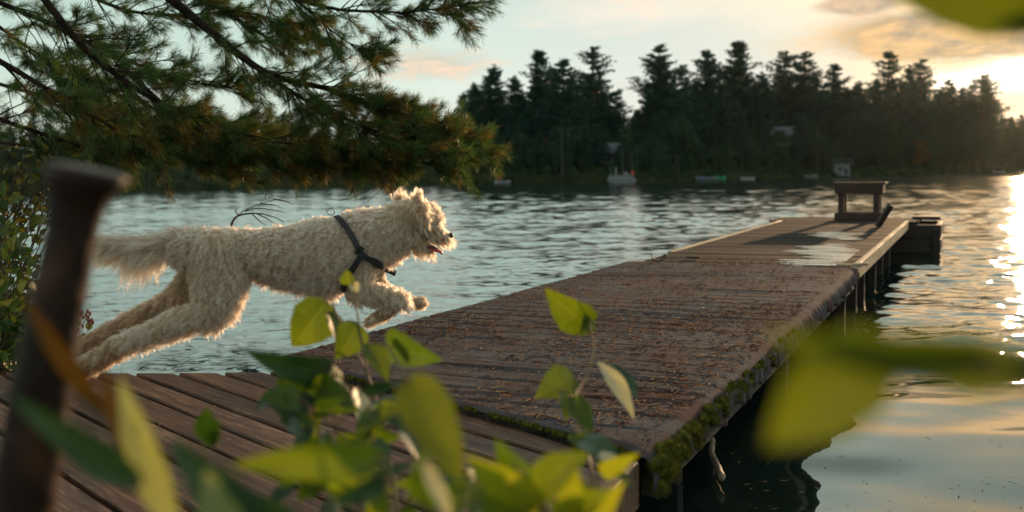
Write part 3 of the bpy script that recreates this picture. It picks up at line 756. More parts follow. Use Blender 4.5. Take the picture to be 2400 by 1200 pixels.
def leafy_proto(seed, wid=.30, base=.12):
    rg = np.random.default_rng(seed); tr = MB(); hs = np.linspace(0, .9, 9)
    tp = np.stack([rg.normal(0, .02) * np.sin(hs * 3), rg.normal(0, .02) * np.sin(hs * 3), hs], -1); tr.tube(tp, .018 * (1 - hs) + .003, 7)
    V = []; F = []; n0 = 0
    for _ in range(20):
        h = rg.uniform(base + .06, .93); f = (h - base) / (1 - base)
        rad = wid * math.sin(PI * min(.97, .12 + f * .85)) ** .7; a = rg.uniform(0, 2 * PI); r = rad * rg.uniform(.25, .95)
        c = np.array([r * math.cos(a), r * math.sin(a), h]); t0 = np.array([0, 0, h * .75])
        q = np.linspace(0, 1, 4)[:, None]; tr.tube(t0 + (c - t0) * q, .004 * (1 - q[:, 0] * .8), 4, False)
        m = int(rg.uniform(90, 170)); cr = rg.uniform(.06, .11)
        pos = c + rg.normal(size=(m, 3)) * np.array([1, 1, .75]) * cr * .55
        V_, F_ = tufts(rg, pos, .013 + .008 * rg.random(m)); V.append(V_); F.append(F_ + n0); n0 += len(V_)
    return tr, np.concatenate(V), np.concatenate(F)
def build_proto(tr, V, F, fm):
    me = tr.build('trunk', M['farbark'], None, True); cr = fastmesh('crown', V, F, fm)
    COL.objects.unlink(me); COL.objects.unlink(cr); return me, cr
PINES = [build_proto(*pine_proto(20 + i, sp, le, c0, wd), M['farpine']) for i, (sp, le, c0, wd) in enumerate(
    ((.35, 0, .10, .22), (.65, .02, .16, .21), (.75, -.03, .2, .25), (.45, .02, .12, .26), (.8, .04, .2, .26), (.25, 0, .06, .22)))]
LEAFY = [build_proto(*leafy_proto(60 + i, wd, b), M['farleaf'] if i < 3 else M['fargold']) for i, (wd, b) in enumerate(((.30, .10), (.36, .02), (.25, .16), (.32, .08)))]
def place_tree(proto, p, h, rot, label, cat, group, wide=1.0, name='pine_tree'):
    r = thing(name, label, cat, p, group)
    r.rotation_euler = (0, 0, rot); r.scale = (h * wide, h * wide, h)
    for src in proto:
        c = src.copy(); COL.objects.link(c); c.parent = r
    return r
def tree_at(x, ytop, back, rgz=0):
    """a tree whose top shows at x, ytop and which stands `back` metres behind the waterline"""
    p = shore_pt(x); dr = unit(np.array([p[0], p[1], 0])); p = p + dr * back; z = height_at(back) - .3
    top = aty(x, ytop, p[1]); return np.array([p[0], p[1], z]), top[2] - z
SKY = [(1110, 195, 'thin leaning pine farthest left on the far point, beyond the near bough', 1, 14), (1163, 153, 'tall pine with a bottle brush top second from the left on the far shore', 5, 18),
    (1215, 178, 'shorter pine tucked left of the big dome topped pine on the far shore', 1, 16), (1262, 120, 'tall dome topped pine left of the pair of twin spires on the far shore', 0, 20), (1328, 140, 'dense broad pine just left of the forked pine on the far shore', 3, 15),
    (1388, 113, 'forked tall pine with open gaps right before the big sky gap', 4, 22), (1447, 215, 'low pine standing in the big gap of the far treeline', 2, 18), (1557, 107, 'tall open pine with ragged left boughs right of the big sky gap', 2, 20),
    (1598, 155, 'shorter ragged pine on the right side of the tall open pine', 4, 14), (1650, 120, 'broad dense pine with a blunt top in the middle of the far shore', 3, 18), (1733, 99, 'tallest pine of the far shore with a narrow pointed crown', 0, 20),
    (1790, 170, 'half hidden pine between the tallest pine and the wide flat topped one', 1, 14), (1838, 120, 'wide flat topped pine right of the tallest pine', 4, 20), (1888, 124, 'pine with a rounded top touching the wide flat topped one', 2, 17), (1948, 152, 'sloping shouldered pine before the dip in the treeline above the bench', 3, 16),
    (2010, 190, 'small pine in the dip of the treeline above the bench', 1, 14), (2075, 123, 'tall pointed pine standing right above the bench', 3, 20), (2145, 142, 'leaning open pine to the right of the pointed pine above the bench', 4, 18),
    (2225, 188, 'spiky middle sized pine left of the last big pine', 2, 16), (2298, 178, 'last big spreading pine by the bright evening sky', 4, 16)]
def make_forest():
    rg = np.random.default_rng(77)
    for i, (x, y, lab, pr, back) in enumerate(SKY):
        p, h = tree_at(x, y, back); place_tree(PINES[pr], p, h, rg.uniform(0, 6.28), lab, 'pine tree', 'tall pines on the far shore', rg.uniform(1.1, 1.35))
    x = 1120
    while x < 2330:                                      # a second rank of pines filling the skyline between the tall ones
        top = np.interp(x, [a for a, *_ in SKY], [b for _, b, *_ in SKY]) + rg.uniform(12, 60)
        if abs(x - 1462) > 42:
            p, h = tree_at(x, top, rg.uniform(22, 36)); place_tree(PINES[rg.integers(0, 6)], p, h, rg.uniform(0, 6.28), 'dark pine filling the woods of the far shore', 'pine tree', 'woods of the far shore', rg.uniform(.9, 1.25))
        x += rg.uniform(18, 34)
    # understorey of the far point
    for row, (back, y0, y1, step, leafy) in enumerate(((46, 195, 245, 44, .1), (36, 215, 262, 32, .1), (28, 225, 280, 30, .2), (20, 235, 300, 30, .3), (11, 260, 325, 33, .45), (8, 290, 345, 28, .75), (5, 330, 376, 28, .85), (1.6, 378, 402, 30, 1.0))):
        x = 1085 + rg.uniform(0, 20)
        while x < 2460:
            yb = np.interp(x, [1085, 2000, 2300, 2340, 2460], [0, 0, 0, 30, 20]); xx = x + rg.normal(0, 8)
            gap = 40 * math.exp(-((xx - 1460) / 45) ** 2) * (row < 4)
            yt = rg.uniform(y0, y1) + yb + gap; 
            if x > 2320: yt = max(yt, 262 + rg.uniform(0, 25))
            p, h = tree_at(xx, yt, back + rg.normal(0, back * .15))
            lf = rg.random() < leafy; 
            if row == 7: h = max(h, .8)
            pro = LEAFY[rg.integers(0, 3)] if lf else PINES[rg.integers(0, 6)]
            if lf and rg.random() < .03: pro = LEAFY[3]
            lab = ('dark leafy tree filling the lower woods of the far shore' if lf else 'dark pine filling the woods of the far shore') if row < 7 else 'low round bush at the waterline of the far shore'
            place_tree(pro, p, h, rg.uniform(0, 6.28), lab, 'bush' if row == 7 else ('tree' if lf else 'pine tree'),
                       'waterline bushes of the far shore' if row == 7 else 'woods of the far shore', rg.uniform(1.0, 1.4) if lf else rg.uniform(1.05, 1.35), 'bush' if row == 7 else ('leafy_tree' if lf else 'pine_tree'))
            x += step * rg.uniform(.75, 1.25)
    # left shore behind the dog and the pine boughs
    for row, (back, y0, y1, step) in enumerate(((34, 255, 305, 50), (16, 285, 340, 42), (4, 360, 402, 38))):
        x = -200
        while x < 1090:
            xx = x + rg.normal(0, 8); p, h = tree_at(xx, rg.uniform(y0, y1), back * rg.uniform(.8, 1.2)); lf = rg.random() < (.4, .6, .95)[row]
            place_tree(LEAFY[rg.integers(0, 3)] if lf else PINES[rg.integers(0, 6)], p, max(h, .8), rg.uniform(0, 6.28), 'dark leafy tree on the left shore behind the running dog' if lf else 'dark pine on the left shore behind the running dog',
                       'tree' if lf else 'pine tree', 'woods of the left shore', rg.uniform(1.0, 1.5), 'leafy_tree' if lf else 'pine_tree')
            x += step * rg.uniform(.75, 1.25)
    # pale bare trunks standing at the water
    for x, y0, lab in ((1318, 330, 'pale bare trunk at the waterline left of the pontoon boat'), (1458, 372, 'left of two thin trunks rising right behind the pontoon boat'), (1479, 375, 'right of two thin trunks rising right behind the pontoon boat'), (1588, 375, 'thin pale trunk at the waterline left of the rowing boat'), (1915, 330, 'thin brown trunk at the waterline left of the boathouse')):
        p, h = tree_at(x, y0, 1.2); m = MB(); z = np.linspace(0, h * 1.3, 6)
        m.tube(np.stack([.04 * np.sin(z), .03 * np.sin(z * 2), z], -1), .11 * (1 - z / z[-1] * .6), 7)
        r = thing('bare_tree', lab, 'tree', p, 'bare trunks at the waterline'); m.build('trunk', M['palebark'], r, True)
        b = MB()
        for k in range(7):
            a = rg.uniform(0, 6.28); zz = rg.uniform(.5, 1) * z[-1]; b.tube([(0, 0, zz), (.5 * math.cos(a), .5 * math.sin(a), zz + .4)], [.03, .01], 4)
        b.build('branch', M['palebark'], r)
M['palebark'] = varied('pale_bark', (.03, .028, .025), (.075, .07, .06), 4, .9, .4, .02, .2)
make_forest()

def make_far_things():
    white = simple('boat_white', (.16, .16, .175), .5); grey = simple('boat_grey', (.25, .26, .28), .4); blue = simple('boat_blue', (.10, .16, .32), .4)
    green = simple('boat_green', (.03, .25, .14), .4); red = simple('red_paint', (.35, .06, .04), .5); lav = varied('pale_roof', (.08, .085, .11), (.12, .125, .15), 3, .6)
    wallm = varied('house_wall', (.10, .10, .11), (.18, .18, .19), 3); glass = simple('dark_glass', (.02, .025, .03), .1)
    tan = simple('tan_wood', (.30, .27, .22), .7)
    X = np.array([1., 0, 0]); Yv = np.array([0, 1., 0])
    def hull(mb, L, wd, ht, z0=0.0, bow=True):
        n = 9; V = []
        for i in range(n):
            u = i / (n - 1); x = (u - .5) * L; w = wd / 2 * (math.sin(PI * min(1, .25 + u * .75)) ** .5 if bow else (1 - abs(2 * u - 1) ** 4 * .8)) + .01
            sh = z0 + ht * (1 + .25 * (2 * u - 1) ** 2)
            V += [(x, -w, sh), (x, -w * .6, z0), (x, w * .6, z0), (x, w, sh), (x, w * .85, sh - .03), (x, w * .5, z0 + .08), (x, -w * .5, z0 + .08), (x, -w * .85, sh - .03)]
        F = [(i * 8 + k, i * 8 + (k + 1) % 8, (i + 1) * 8 + (k + 1) % 8, (i + 1) * 8 + k) for i in range(n - 1) for k in range(8)]
        F += [tuple(range(8)), tuple((n - 1) * 8 + k for k in range(7, -1, -1))]; mb.add(V, F)
    def base(x, off=-1.6): 
        p = shore_pt(x); d = unit(np.array([p[0], p[1], 0])); return p + d * off
    p = base(1457); r = thing('pontoon_boat', 'pale pontoon boat moored below the big gap in the far treeline', 'boat', p)
    for y in (-.7, .7):
        m = MB(); xs = np.linspace(-1.35, 1.35, 9); m.tube(np.stack([xs, 0 * xs + y, 0 * xs + .12 + .08 * np.abs(xs / 1.35) ** 4], -1), .24 * (1 - np.abs(xs / 1.4) ** 8), 9); m.build('float', white, r, True)
    m = MB(); m.bbox((0, 0, .4), (X, Yv, UPZ), (1.25, .95, .05), .01); m.build('deck', grey, r)
    for y in (-.9, .9):
        m = MB(); m.bbox((-.1, y, .75), (X, Yv, UPZ), (1.1, .024, .03), .008); m.bbox((-.1, y, .58), (X, Yv, UPZ), (1.1, .015, .1), .008)
        for xx in (-1.15, -.4, .4, .95): m.box((xx, y, .6), (X, Yv, UPZ), (.02, .02, .18))
        m.build('railing', white, r)
    m = MB(); m.bbox((.45, .2, .75), (X, Yv, UPZ), (.22, .25, .3), .03); m.build('console', white, r)
    m = MB(); m.bbox((1.05, -.1, .85), (X, Yv, UPZ), (.12, .25, .35), .04); m.build('seat', red, r)
    m = MB(); m.tube([(-.55, 0, .45), (-.55, 0, 1.5)], .09, 6); m.tube([(-.9, .1, .45), (-1.1, .1, 1.5)], .03, 6); m.build('pole', white, r)
    p = base(1665); r = thing('rowing_boat', 'blue and white rowing boat with a green bow at the far shore', 'boat', p)
    m = MB(); hull(m, 2.9, 1.1, .36, .05); m.build('hull', white, r)
    m = MB(); hull(m, .95, .98, .375, .06); o = m.build('bow_cover', green, r); o.location = (1.1, 0, .03)
    m = MB(); m.bbox((-.75, -.535, .33), (X, Yv, UPZ), (.55, .02, .06), .01); m.build('stripe', blue, r)
    m = MB()
    for xx in (-.7, .1): m.bbox((xx, 0, .42), (X, Yv, UPZ), (.12, .42, .02), .008)
    m.build('bench_seat', tan, r)
    for (x, L, nm, lab, mt) in ((1750, 1.5, 'swim_raft', 'low tan swim raft just right of the rowing boat', tan), (1900, 1.5, 'canoe', 'pale upturned canoe left of the grey boathouse', white), (1178, 1.6, 'skiff', 'dark skiff at the far shore behind the bough tip', grey), (2340, 2.2, 'motor_boat', 'tiny pale motor boat at the far shore near the sun glare', white)):
        p = base(x, -1.0); r = thing(nm, lab, 'raft' if nm == 'swim_raft' else 'boat', p)
        m = MB()
        if nm == 'swim_raft':
            for k in range(8): m.bbox((-L / 2 + (k + .5) * L / 8, 0, .3), (X, Yv, UPZ), (L / 17, .6, .03), .006)
            m.build('deck', mt, r); q = MB()
            for y in (-.4, .4): q.tube([(-L / 2, y, .12), (L / 2, y, .12)], .14, 8)
            q.build('float', grey, r)
        else:
            hull(m, L, .8, .3, .08, nm == 'motor_boat'); m.build('hull', mt, r)
            q = MB()
            if nm == 'motor_boat': q.bbox((.1, 0, .62), (X, Yv, UPZ), (.35, .3, .2), .05); q.build('windshield', glass, r)
            elif nm == 'skiff': q.tube([(-.3, 0, .2), (-.3, 0, 1.0)], .06, 6); q.build('pole', red, r)
            else: q.bbox((0, 0, .42), (X, Yv, UPZ), (.08, .34, .02), .008); q.build('thwart', tan, r)
    # boathouse
    p, _ = tree_at(1968, 380, 1.2); p[2] = .15; r = thing('boathouse', 'small grey boathouse with a roof deck at the far waterline behind the bench', 'boathouse', p)
    m = MB(); m.bbox((0, 0, .75), (X, Yv, UPZ), (1.0, .9, .75), .02); m.build('wall', wallm, r)
    m = MB(); m.bbox((.05, 0, 1.55), (X, Yv, UPZ), (1.25, 1.1, .05), .01); m.build('roof_deck', wallm, r)
    m = MB()
    for k in np.linspace(-1.15, 1.25, 7): m.box((k, -1.08, 1.85), (X, Yv, UPZ), (.03, .02, .25))
    m.bbox((.05, -1.08, 2.12), (X, Yv, UPZ), (1.25, .04, .03), .008); m.build('railing', wallm, r)
    m = MB(); m.bbox((-.25, -.905, .95), (X, Yv, UPZ), (.28, .02, .25), .006); m.build('window', glass, r)
    m = MB(); m.bbox((.5, -.905, .5), (X, Yv, UPZ), (.25, .02, .48), .006); m.build('door', glass, r)
    m = MB(); m.bbox((-.1, -1.5, .12), (X, Yv, UPZ), (.9, .5, .05), .01); m.build('landing', white, r)
    for (x, y, L, lab, back) in ((1812, 300, 3.2, 'pale roofed cottage half hidden high in the far woods', 16), (1432, 338, 1.6, 'low lavender roofed cottage hidden behind trees above the pontoon boat', 12)):
        p, _ = tree_at(x, y, back); zt = aty(x, y, p[1])[2]
        r = thing('cottage', lab, 'cottage', (p[0], p[1], zt - 2.6))
        m = MB(); m.bbox((0, 0, .9), (X, Yv, UPZ), (L * .8, 1.4, .9), .02); m.build('wall', wallm, r)
        m = MB(); m.add([(-L, -1.9, 1.65), (L, -1.9, 1.65), (L, 0, 2.75), (-L, 0, 2.75), (L, 1.9, 1.65), (-L, 1.9, 1.65), (-L, -1.9, 1.55), (L, -1.9, 1.55), (L, 1.9, 1.55), (-L, 1.9, 1.55)],
                     [(0, 1, 2, 3), (3, 2, 4, 5), (0, 6, 7, 1), (4, 8, 9, 5), (1, 7, 8, 4), (1, 4, 2), (0, 3, 5), (0, 5, 9, 6), (6, 9, 8, 7)]); m.build('roof', lav, r)
        for xx in (-L * .4, L * .35):
            m = MB(); m.bbox((xx, -1.405, 1.0), (X, Yv, UPZ), (.4, .02, .35), .006); m.build('window', glass, r)
make_far_things()

# ------------------------------------------------------------------ bank under the camera and at the left
def make_bank():
    poly = [(-40, -30), (40, -30), (40, -2), (3, .2), (.9, .9), (.4, 1.15), (-1.2, 1.24), (-4.3, 1.24), (-4.3, 3.4), (-1.62, 3.42), (-2.0, 4.2), (-3.4, 7), (-6, 11), (-12, 16), (-40, 22)]
    bm = bmesh.new(); vs = [bm.verts.new((x, y, .14)) for x, y in poly]; bm.faces.new(vs)
    r = bmesh.ops.extrude_face_region(bm, geom=bm.faces[:])
    for v in [g for g in r['geom'] if isinstance(g, bmesh.types.BMVert)]: v.co.z = -.6
    bmesh.ops.recalc_face_normals(bm, faces=bm.faces[:])
    me = bpy.data.meshes.new('bank'); bm.to_mesh(me); bm.free(); me.materials.append(M['bank'])
    o = link('bank', me); o['kind'] = 'structure'
make_bank()

# ------------------------------------------------------------------ overhanging pine
class Blades:
    """many thin two-sided blades gathered into one mesh"""
    def __init__(s): s.V = []; s.k = 4
    def add(s, base, d, L, w, droop=0.0):
        n = len(base); sd = unit(np.cross(d, RNG.normal(size=(n, 3)))) * (np.asarray(w).reshape(-1, 1) if not np.isscalar(w) else w)
        mid = base + d * (L * .5)[:, None]; tip = base + d * L[:, None]; mid = mid - np.array([0, 0, 1]) * droop * .25 * L[:, None]; tip = tip - np.array([0, 0, 1]) * droop * L[:, None]
        s.V.append(np.stack([base - sd * .7, base + sd * .7, mid + sd, mid - sd, tip + sd * .25, tip - sd * .25], 1))
    def build(s, name, m, parent):
        V = np.concatenate(s.V); n = len(V)
        F = (np.arange(n)[:, None, None] * 6 + np.array([[0, 1, 2, 3], [3, 2, 4, 5]])[None]).reshape(-1, 4)
        return fastmesh(name, V.reshape(-1, 3), F, m, parent)
def make_pine():
    root = thing('pine_tree', 'large old pine whose needled boughs hang over the water at upper left', 'pine tree', (0, 0, 0))
    tr = MB(); z = np.linspace(.0, 7, 14); tr.tube(np.stack([-5.2 + .1 * np.sin(z), 4.4 + .05 * z, z], -1), .22 - .014 * z, 12)
    tr.build('trunk', M['bark'], root, True)
    rg = np.random.default_rng(21)
    limbs = [
        ([(330, -60, 4.6), (470, 55, 4.7), (560, 130, 4.8), (640, 178, 4.85), (760, 205, 4.9), (880, 250, 5.0), (1000, 290, 5.0), (1105, 335, 4.95)], .024, 1.0, .26, 1.0),
        ([(60, -60, 4.2), (180, 90, 4.3), (290, 180, 4.4), (420, 250, 4.5), (560, 300, 4.6), (720, 335, 4.7)], .018, .9, .24, .9),
        ([(-60, 110, 4.0), (80, 190, 4.1), (200, 260, 4.2), (340, 330, 4.4)], .014, .8, .22, .9),
        ([(520, -120, 5.0), (640, -25, 5.1), (760, 15, 5.2), (900, 20, 5.3), (1030, 4, 5.3), (1120, -12, 5.4)], .014, 1.0, .22, 1.0),
        ([(640, -40, 5.0), (700, 5, 5.05), (770, 60, 5.1), (830, 98, 5.15), (875, 122, 5.2)], .009, 1.0, .16, 1.0),
        ([(280, 150, 4.6), (420, 275, 4.7), (560, 345, 4.8), (720, 372, 4.9), (900, 380, 4.95), (1030, 385, 5.0)], .013, 1.0, .2, 1.0),
        ([(600, 155, 4.85), (700, 225, 4.8), (820, 285, 4.75), (950, 340, 4.7), (1060, 370, 4.75)], .011, 1.1, .2, 1.0),
        ([(120, -60, 5.2), (260, 10, 5.2), (400, 35, 5.25), (560, 25, 5.3), (690, 45, 5.3)], .012, .9, .22, .85),
        ([(-60, -20, 4.8), (120, 60, 4.85), (250, 120, 4.9), (400, 185, 5.0), (540, 215, 5.0)], .014, 1.2, .22, .8),
        ([(-80, 250, 4.5), (60, 300, 4.5), (180, 340, 4.6), (300, 355, 4.7), (420, 365, 4.75), (540, 380, 4.8)], .012, 1.0, .22, 1.1),
        ([(380, -80, 5.4), (520, 20, 5.4), (620, 75, 5.45), (720, 110, 5.5)], .010, .9, .2, .8),
        ([(-60, 20, 5.4), (60, 110, 5.4), (150, 170, 5.4), (260, 210, 5.5)], .012, 1.6, .24, .8),
        ([(300, 220, 5.3), (460, 300, 5.3), (620, 320, 5.35), (780, 330, 5.4), (900, 345, 5.4)], .010, 1.1, .2, 1.0),
        ([(-60, 330, 5.6), (100, 345, 5.6), (260, 360, 5.6), (440, 350, 5.6)], .010, 2.0, .24, 1.1),
        ([(-60, 180, 5.8), (120, 230, 5.8), (300, 280, 5.8), (480, 290, 5.8), (640, 300, 5.8)], .012, 2.0, .24, 1.2),
        ([(340, 290, 5.0), (480, 352, 5.0), (620, 375, 5.0), (780, 385, 5.0), (920, 395, 5.0)], .010, 1.1, .16, 1.3),
        ([(820, 230, 5.1), (920, 270, 5.15), (1010, 300, 5.2), (1090, 330, 5.2), (1130, 345, 5.2)], .009, 1.2, .18, 1.0),
        ([(760, 205, 4.9), (850, 235, 4.95), (930, 275, 5.05), (1010, 330, 5.1), (1080, 380, 5.1)], .009, 1.2, .17, 1.1),
    ]
    for P, r0, dens, reach, droopk in limbs:
        W3 = np.array([aty(*p) for p in P]); path = smoothpath(W3, 40); path += np.cumsum(rg.normal(0, .0035, path.shape), 0) * np.linspace(0, 1, 40)[:, None]
        br = MB(); q = np.linspace(0, 1, 40); br.tube(path, r0 * (1 - .86 * q), 8)
        gN = Blades(); oN = Blades()
        L = np.sum(np.linalg.norm(np.diff(path, axis=0), axis=1)); T = unit(np.gradient(path, axis=0))
        n = int(L / .0225 * dens)
        for i in range(n):
            u = rg.uniform(.10, 1.0) ** .9; k = int(u * 39); p = path[k]; t = T[k]
            side = unit(np.cross(t, UPZ)) * (1 if rg.random() < .5 else -1)
            upv = rg.normal(.05, .42)
            d = unit(t * rg.uniform(.4, 1.0) + side * rg.uniform(.2, 1.0) + UPZ * upv)
            LL = reach * rg.uniform(.5, 1.35) * (1.15 - .55 * u)
            w = np.linspace(0, 1, 7); tw = p + d * (w * LL)[:, None] - UPZ * (.16 * droopk * LL * w ** 2)[:, None] + UPZ * (.10 * LL * w ** 4)[:, None]
            br.tube(tw, .0042 * (1 - .7 * w), 4, False)
            subs = [(tw[-1], unit(tw[-1] - tw[-2]), rg.uniform(.09, .14))]
            for j in range(rg.integers(2, 5)):
                a = rg.uniform(.35, .98); c = p + d * a * LL - UPZ * (.16 * droopk * LL * a * a); sd = unit(np.cross(d, UPZ)) * rg.choice([-1, 1])
                subs.append((c + (dd := unit(d * rg.uniform(.5, 1) + sd * rg.uniform(.2, .8) + UPZ * rg.normal(.05, .3))) * (ll := rg.uniform(.05, .13)), dd, ll))
                br.tube(np.array([c, c + dd * ll]), [.0022, .0012], 4, False)
            for (tip, dd, ll) in subs:
                m = int(rg.uniform(52, 84)); f = rg.uniform(0, 1, m) ** .8
                base = tip - dd * ((1 - f) * ll * .8)[:, None]
                rd = rg.normal(size=(m, 3)); rd -= (rd @ dd)[:, None] * dd; rd = unit(rd)
                nd_ = unit(dd * rg.uniform(.55, 1.3, (m, 1)) + rd * rg.uniform(.45, .9, (m, 1)))
                old = rg.random() < (.36 if p[2] < 1.45 else .14)
                (oN if old else gN).add(base, nd_, rg.uniform(.036, .066, m), .0008, rg.uniform(.0, .22))
        b = br.build('branch', M['bark'], root, True)
        gN.build('needles', M['needle'], b)
        if oN.V: oN.build('old_needles', M['needle_old'], b)
    for x, y, n in ((380, 385, 5), (640, 395, 4), (345, 400, 3), (905, 420, 3)):
        p = aty(x, y, 4.5); dd = MB()                    # bare hanging twigs below the boughs
        for k in range(n):
            e = p + np.array([rg.normal(0, .08), rg.normal(0, .05), -rg.uniform(.06, .17)]); mid = (p + e) / 2 + rg.normal(0, .025, 3)
            dd.tube(smoothpath([p, mid, e, e + rg.normal(0, .03, 3)], 9), np.linspace(.0022, .0008, 9), 4, False)
        dd.build('dead_twig', M['twig'], root)
make_pine()

# ------------------------------------------------------------------ leaves
def leaf_geo(base, tip, wpx, Yb, psi=0.0, curl=.12, fold=.25, narrow=.64, serr=.14, nu=66, nv=8, seed=0):
    rg = np.random.default_rng(seed); base = np.asarray(base); tip = np.asarray(tip)
    T = tip - base; L = np.linalg.norm(T); T = T / L; mid = (base + tip) / 2; n = CAM - mid; n = unit(n - (n @ T) * T)
    B = np.cross(T, n); c, s_ = math.cos(psi), math.sin(psi); B, n = B * c + n * s_, n * c - B * s_
    wm = wpx * Yb / FPX / max(.3, abs(c)) / 2
    u = np.linspace(0, 1, nu); prof = np.sin(PI * np.clip(u, 0, 1) ** narrow) ** .85; prof = prof / prof.max()
    prof[0] = .02; prof[-1] = .0
    saw = 1 - serr * ((u * 13) % 1) * np.clip(u * 4, 0, 1) + serr * .35 * np.sin(u * 23 + seed) * np.clip(1 - u, 0, 1)
    V = []; UV = []
    ph = rg.uniform(0, 6.28)
    for i in range(nu):
        for j in range(nv + 1):
            v = j / nv * 2 - 1; e = saw[i] if abs(v) > .99 else 1
            x = wm * prof[i] * v * e
            h = fold * abs(x) + curl * L * (4 * u[i] * (1 - u[i]) - 1) * .5 - curl * L * .35 * u[i] ** 3 + .012 * L * math.sin(9 * u[i] + 4 * v + ph) * abs(v)
            V.append(base + T * (L * u[i]) + B * x + n * h); UV.append((u[i], (v + 1) / 2))
    F = [(i * (nv + 1) + j, i * (nv + 1) + j + 1, (i + 1) * (nv + 1) + j + 1, (i + 1) * (nv + 1) + j) for i in range(nu - 1) for j in range(nv)]
    return V, F, UV
def make_plant(name, label, cat, stems, leaves, rootloc, group=None):
    """stems: list of [(px,py,Y)...], radius; leaves: (bx,by,tx,ty,width,Yb,Yt,psi,material,kw)"""
    root = thing(name, label, cat, rootloc, group); paths = []
    for P, r in stems:
        W3 = [np.asarray(p[1]) if p[0] == 'w' else aty(*p) for p in P]; sp = smoothpath(W3, 26); paths.append(sp)
        m = MB(); m.tube(sp, np.linspace(r, r * .35, 26), 7); to_local(m.build('stem', M['leafstem'], root, True), root)
    for i, l in enumerate(leaves):
        bx, by, tx, ty, w, Yb, Yt, psi, mt = l[:9]; kw = l[9] if len(l) > 9 else {}
        b, t = aty(bx, by, Yb), aty(tx, ty, Yt); m = MB(); V, F, UV = leaf_geo(b, t, w, (Yb + Yt) / 2, math.radians(psi), seed=i + 5, **kw); m.add(V, F, UV)
        allp = np.concatenate(paths); q = allp[np.argmin(np.linalg.norm(allp - b, axis=1))]
        lf = m.build('leaf', M[mt], root, True); to_local(lf, root)
        if np.linalg.norm(q - b) < .5:
            mm = MB(); mm.tube(smoothpath([q, (q + b) / 2 - UPZ * .004, b, b + (t - b) * .08], 8), .0009 if Yb > .7 else .0011, 5); mm_o = mm.build('leaf_stalk', M['leafstem'], lf); to_local(mm_o, root)
    return root
make_plant('sapling', 'slender green leafed sapling standing in front of the running dog', 'sapling',
    [([('w', (-.17, 1.16, .14)), (930, 1240, 1.25), (895, 1020, 1.30), (862, 880, 1.36), (800, 765, 1.42), (772, 690, 1.45)], .0045),
     ([(862, 880, 1.36), (845, 780, 1.38), (832, 700, 1.40), (822, 645, 1.41)], .0022),
     ([(895, 1020, 1.30), (800, 900, 1.22), (730, 870, 1.15)], .0025),
     ([(930, 1240, 1.25), (1000, 1050, 1.15), (960, 900, 1.1), (900, 800, 1.2)], .003),
     ([('w', (-.22, 1.15, .14)), (500, 1150, 1.0), (494, 1050, .95)], .002)],
    [(768, 706, 686, 814, 118, 1.44, 1.42, 10, 'leaf_yg', {'narrow': .72}),
     (772, 728, 796, 812, 36, 1.43, 1.42, 60, 'leaf_g'),
     (842, 758, 790, 842, 84, 1.38, 1.36, 15, 'leaf_yg'),
     (862, 800, 912, 892, 58, 1.32, 1.28, 30, 'leaf_yg'),
     (896, 800, 1020, 846, 84, 1.2, 1.12, -20, 'leaf_g'),
     (930, 790, 960, 850, 40, 1.18, 1.15, 30, 'leaf_yg'),
     (815, 668, 812, 632, 36, 1.41, 1.41, 10, 'leaf_yg'),
     (826, 662, 838, 684, 26, 1.41, 1.40, 10, 'leaf_pale'),
     (790, 880, 600, 846, 84, 1.12, 1.02, 25, 'leaf_dk', {'curl': .2}),
     (815, 890, 665, 842, 52, 1.15, 1.08, -40, 'leaf_g'),
     (765, 885, 668, 990, 92, 1.12, 1.05, -15, 'leaf_dk'),
     (720, 885, 835, 955, 66, 1.10, 1.02, 20, 'leaf_g'),
     (700, 900, 660, 960, 50, 1.14, 1.08, 40, 'leaf_yg'),
     (840, 905, 850, 1000, 44, 1.2, 1.15, 45, 'leaf_pale', {'narrow': .9}),
     (880, 930, 960, 1010, 70, 1.15, 1.08, 20, 'leaf_dk'),
     (900, 960, 830, 1040, 64, 1.15, 1.1, 20, 'leaf_g'),
     (945, 1000, 1010, 1110, 44, .95, .9, 50, 'leaf_dk'),
     (870, 1000, 905, 1090, 60, 1.12, 1.08, -25, 'leaf_yg'),
     (494, 1052, 482, 962, 62, .95, .93, 20, 'leaf_g', {'narrow': 1.1}),
     (500, 1040, 512, 985, 30, .95, .94, 40, 'leaf_yg')], (-.17, 1.16, .14))
make_plant('sapling', 'thin upright sapling with a pale hanging leaf in front of the carpet', 'sapling',
    [([('w', (.10, 1.12, .14)), (1395, 1240, 1.05), (1372, 1050, 1.12), (1340, 950, 1.2), (1372, 885, 1.28), (1392, 820, 1.33), (1380, 735, 1.38), (1402, 648, 1.40)], .0036)],
    [(1386, 770, 1282, 690, 92, 1.38, 1.34, 20, 'leaf_yg', {'curl': .2}),
     (1384, 740, 1362, 788, 40, 1.38, 1.36, 45, 'leaf_g'),
     (1348, 882, 1258, 928, 92, 1.26, 1.22, -15, 'leaf_yg', {'narrow': .6}),
     (1403, 838, 1492, 974, 38, 1.3, 1.24, 40, 'leaf_pale', {'narrow': .9, 'serr': .02}),
     (1425, 850, 1500, 930, 36, 1.32, 1.3, 50, 'leaf_dk', {'narrow': .9}),
     (1335, 925, 1388, 1012, 60, 1.2, 1.15, 20, 'leaf_g'),
     (1322, 912, 1330, 985, 36, 1.22, 1.18, 30, 'leaf_yg'),
     (1345, 1005, 1482, 1118, 62, 1.1, 1.0, 35, 'leaf_dk', {'curl': .2}),
     (1352, 1050, 1470, 1090, 28, 1.08, 1.0, 60, 'leaf_pale'),
     (1350, 1010, 1370, 1080, 50, 1.1, 1.06, 10, 'leaf_g')], (.10, 1.12, .14))
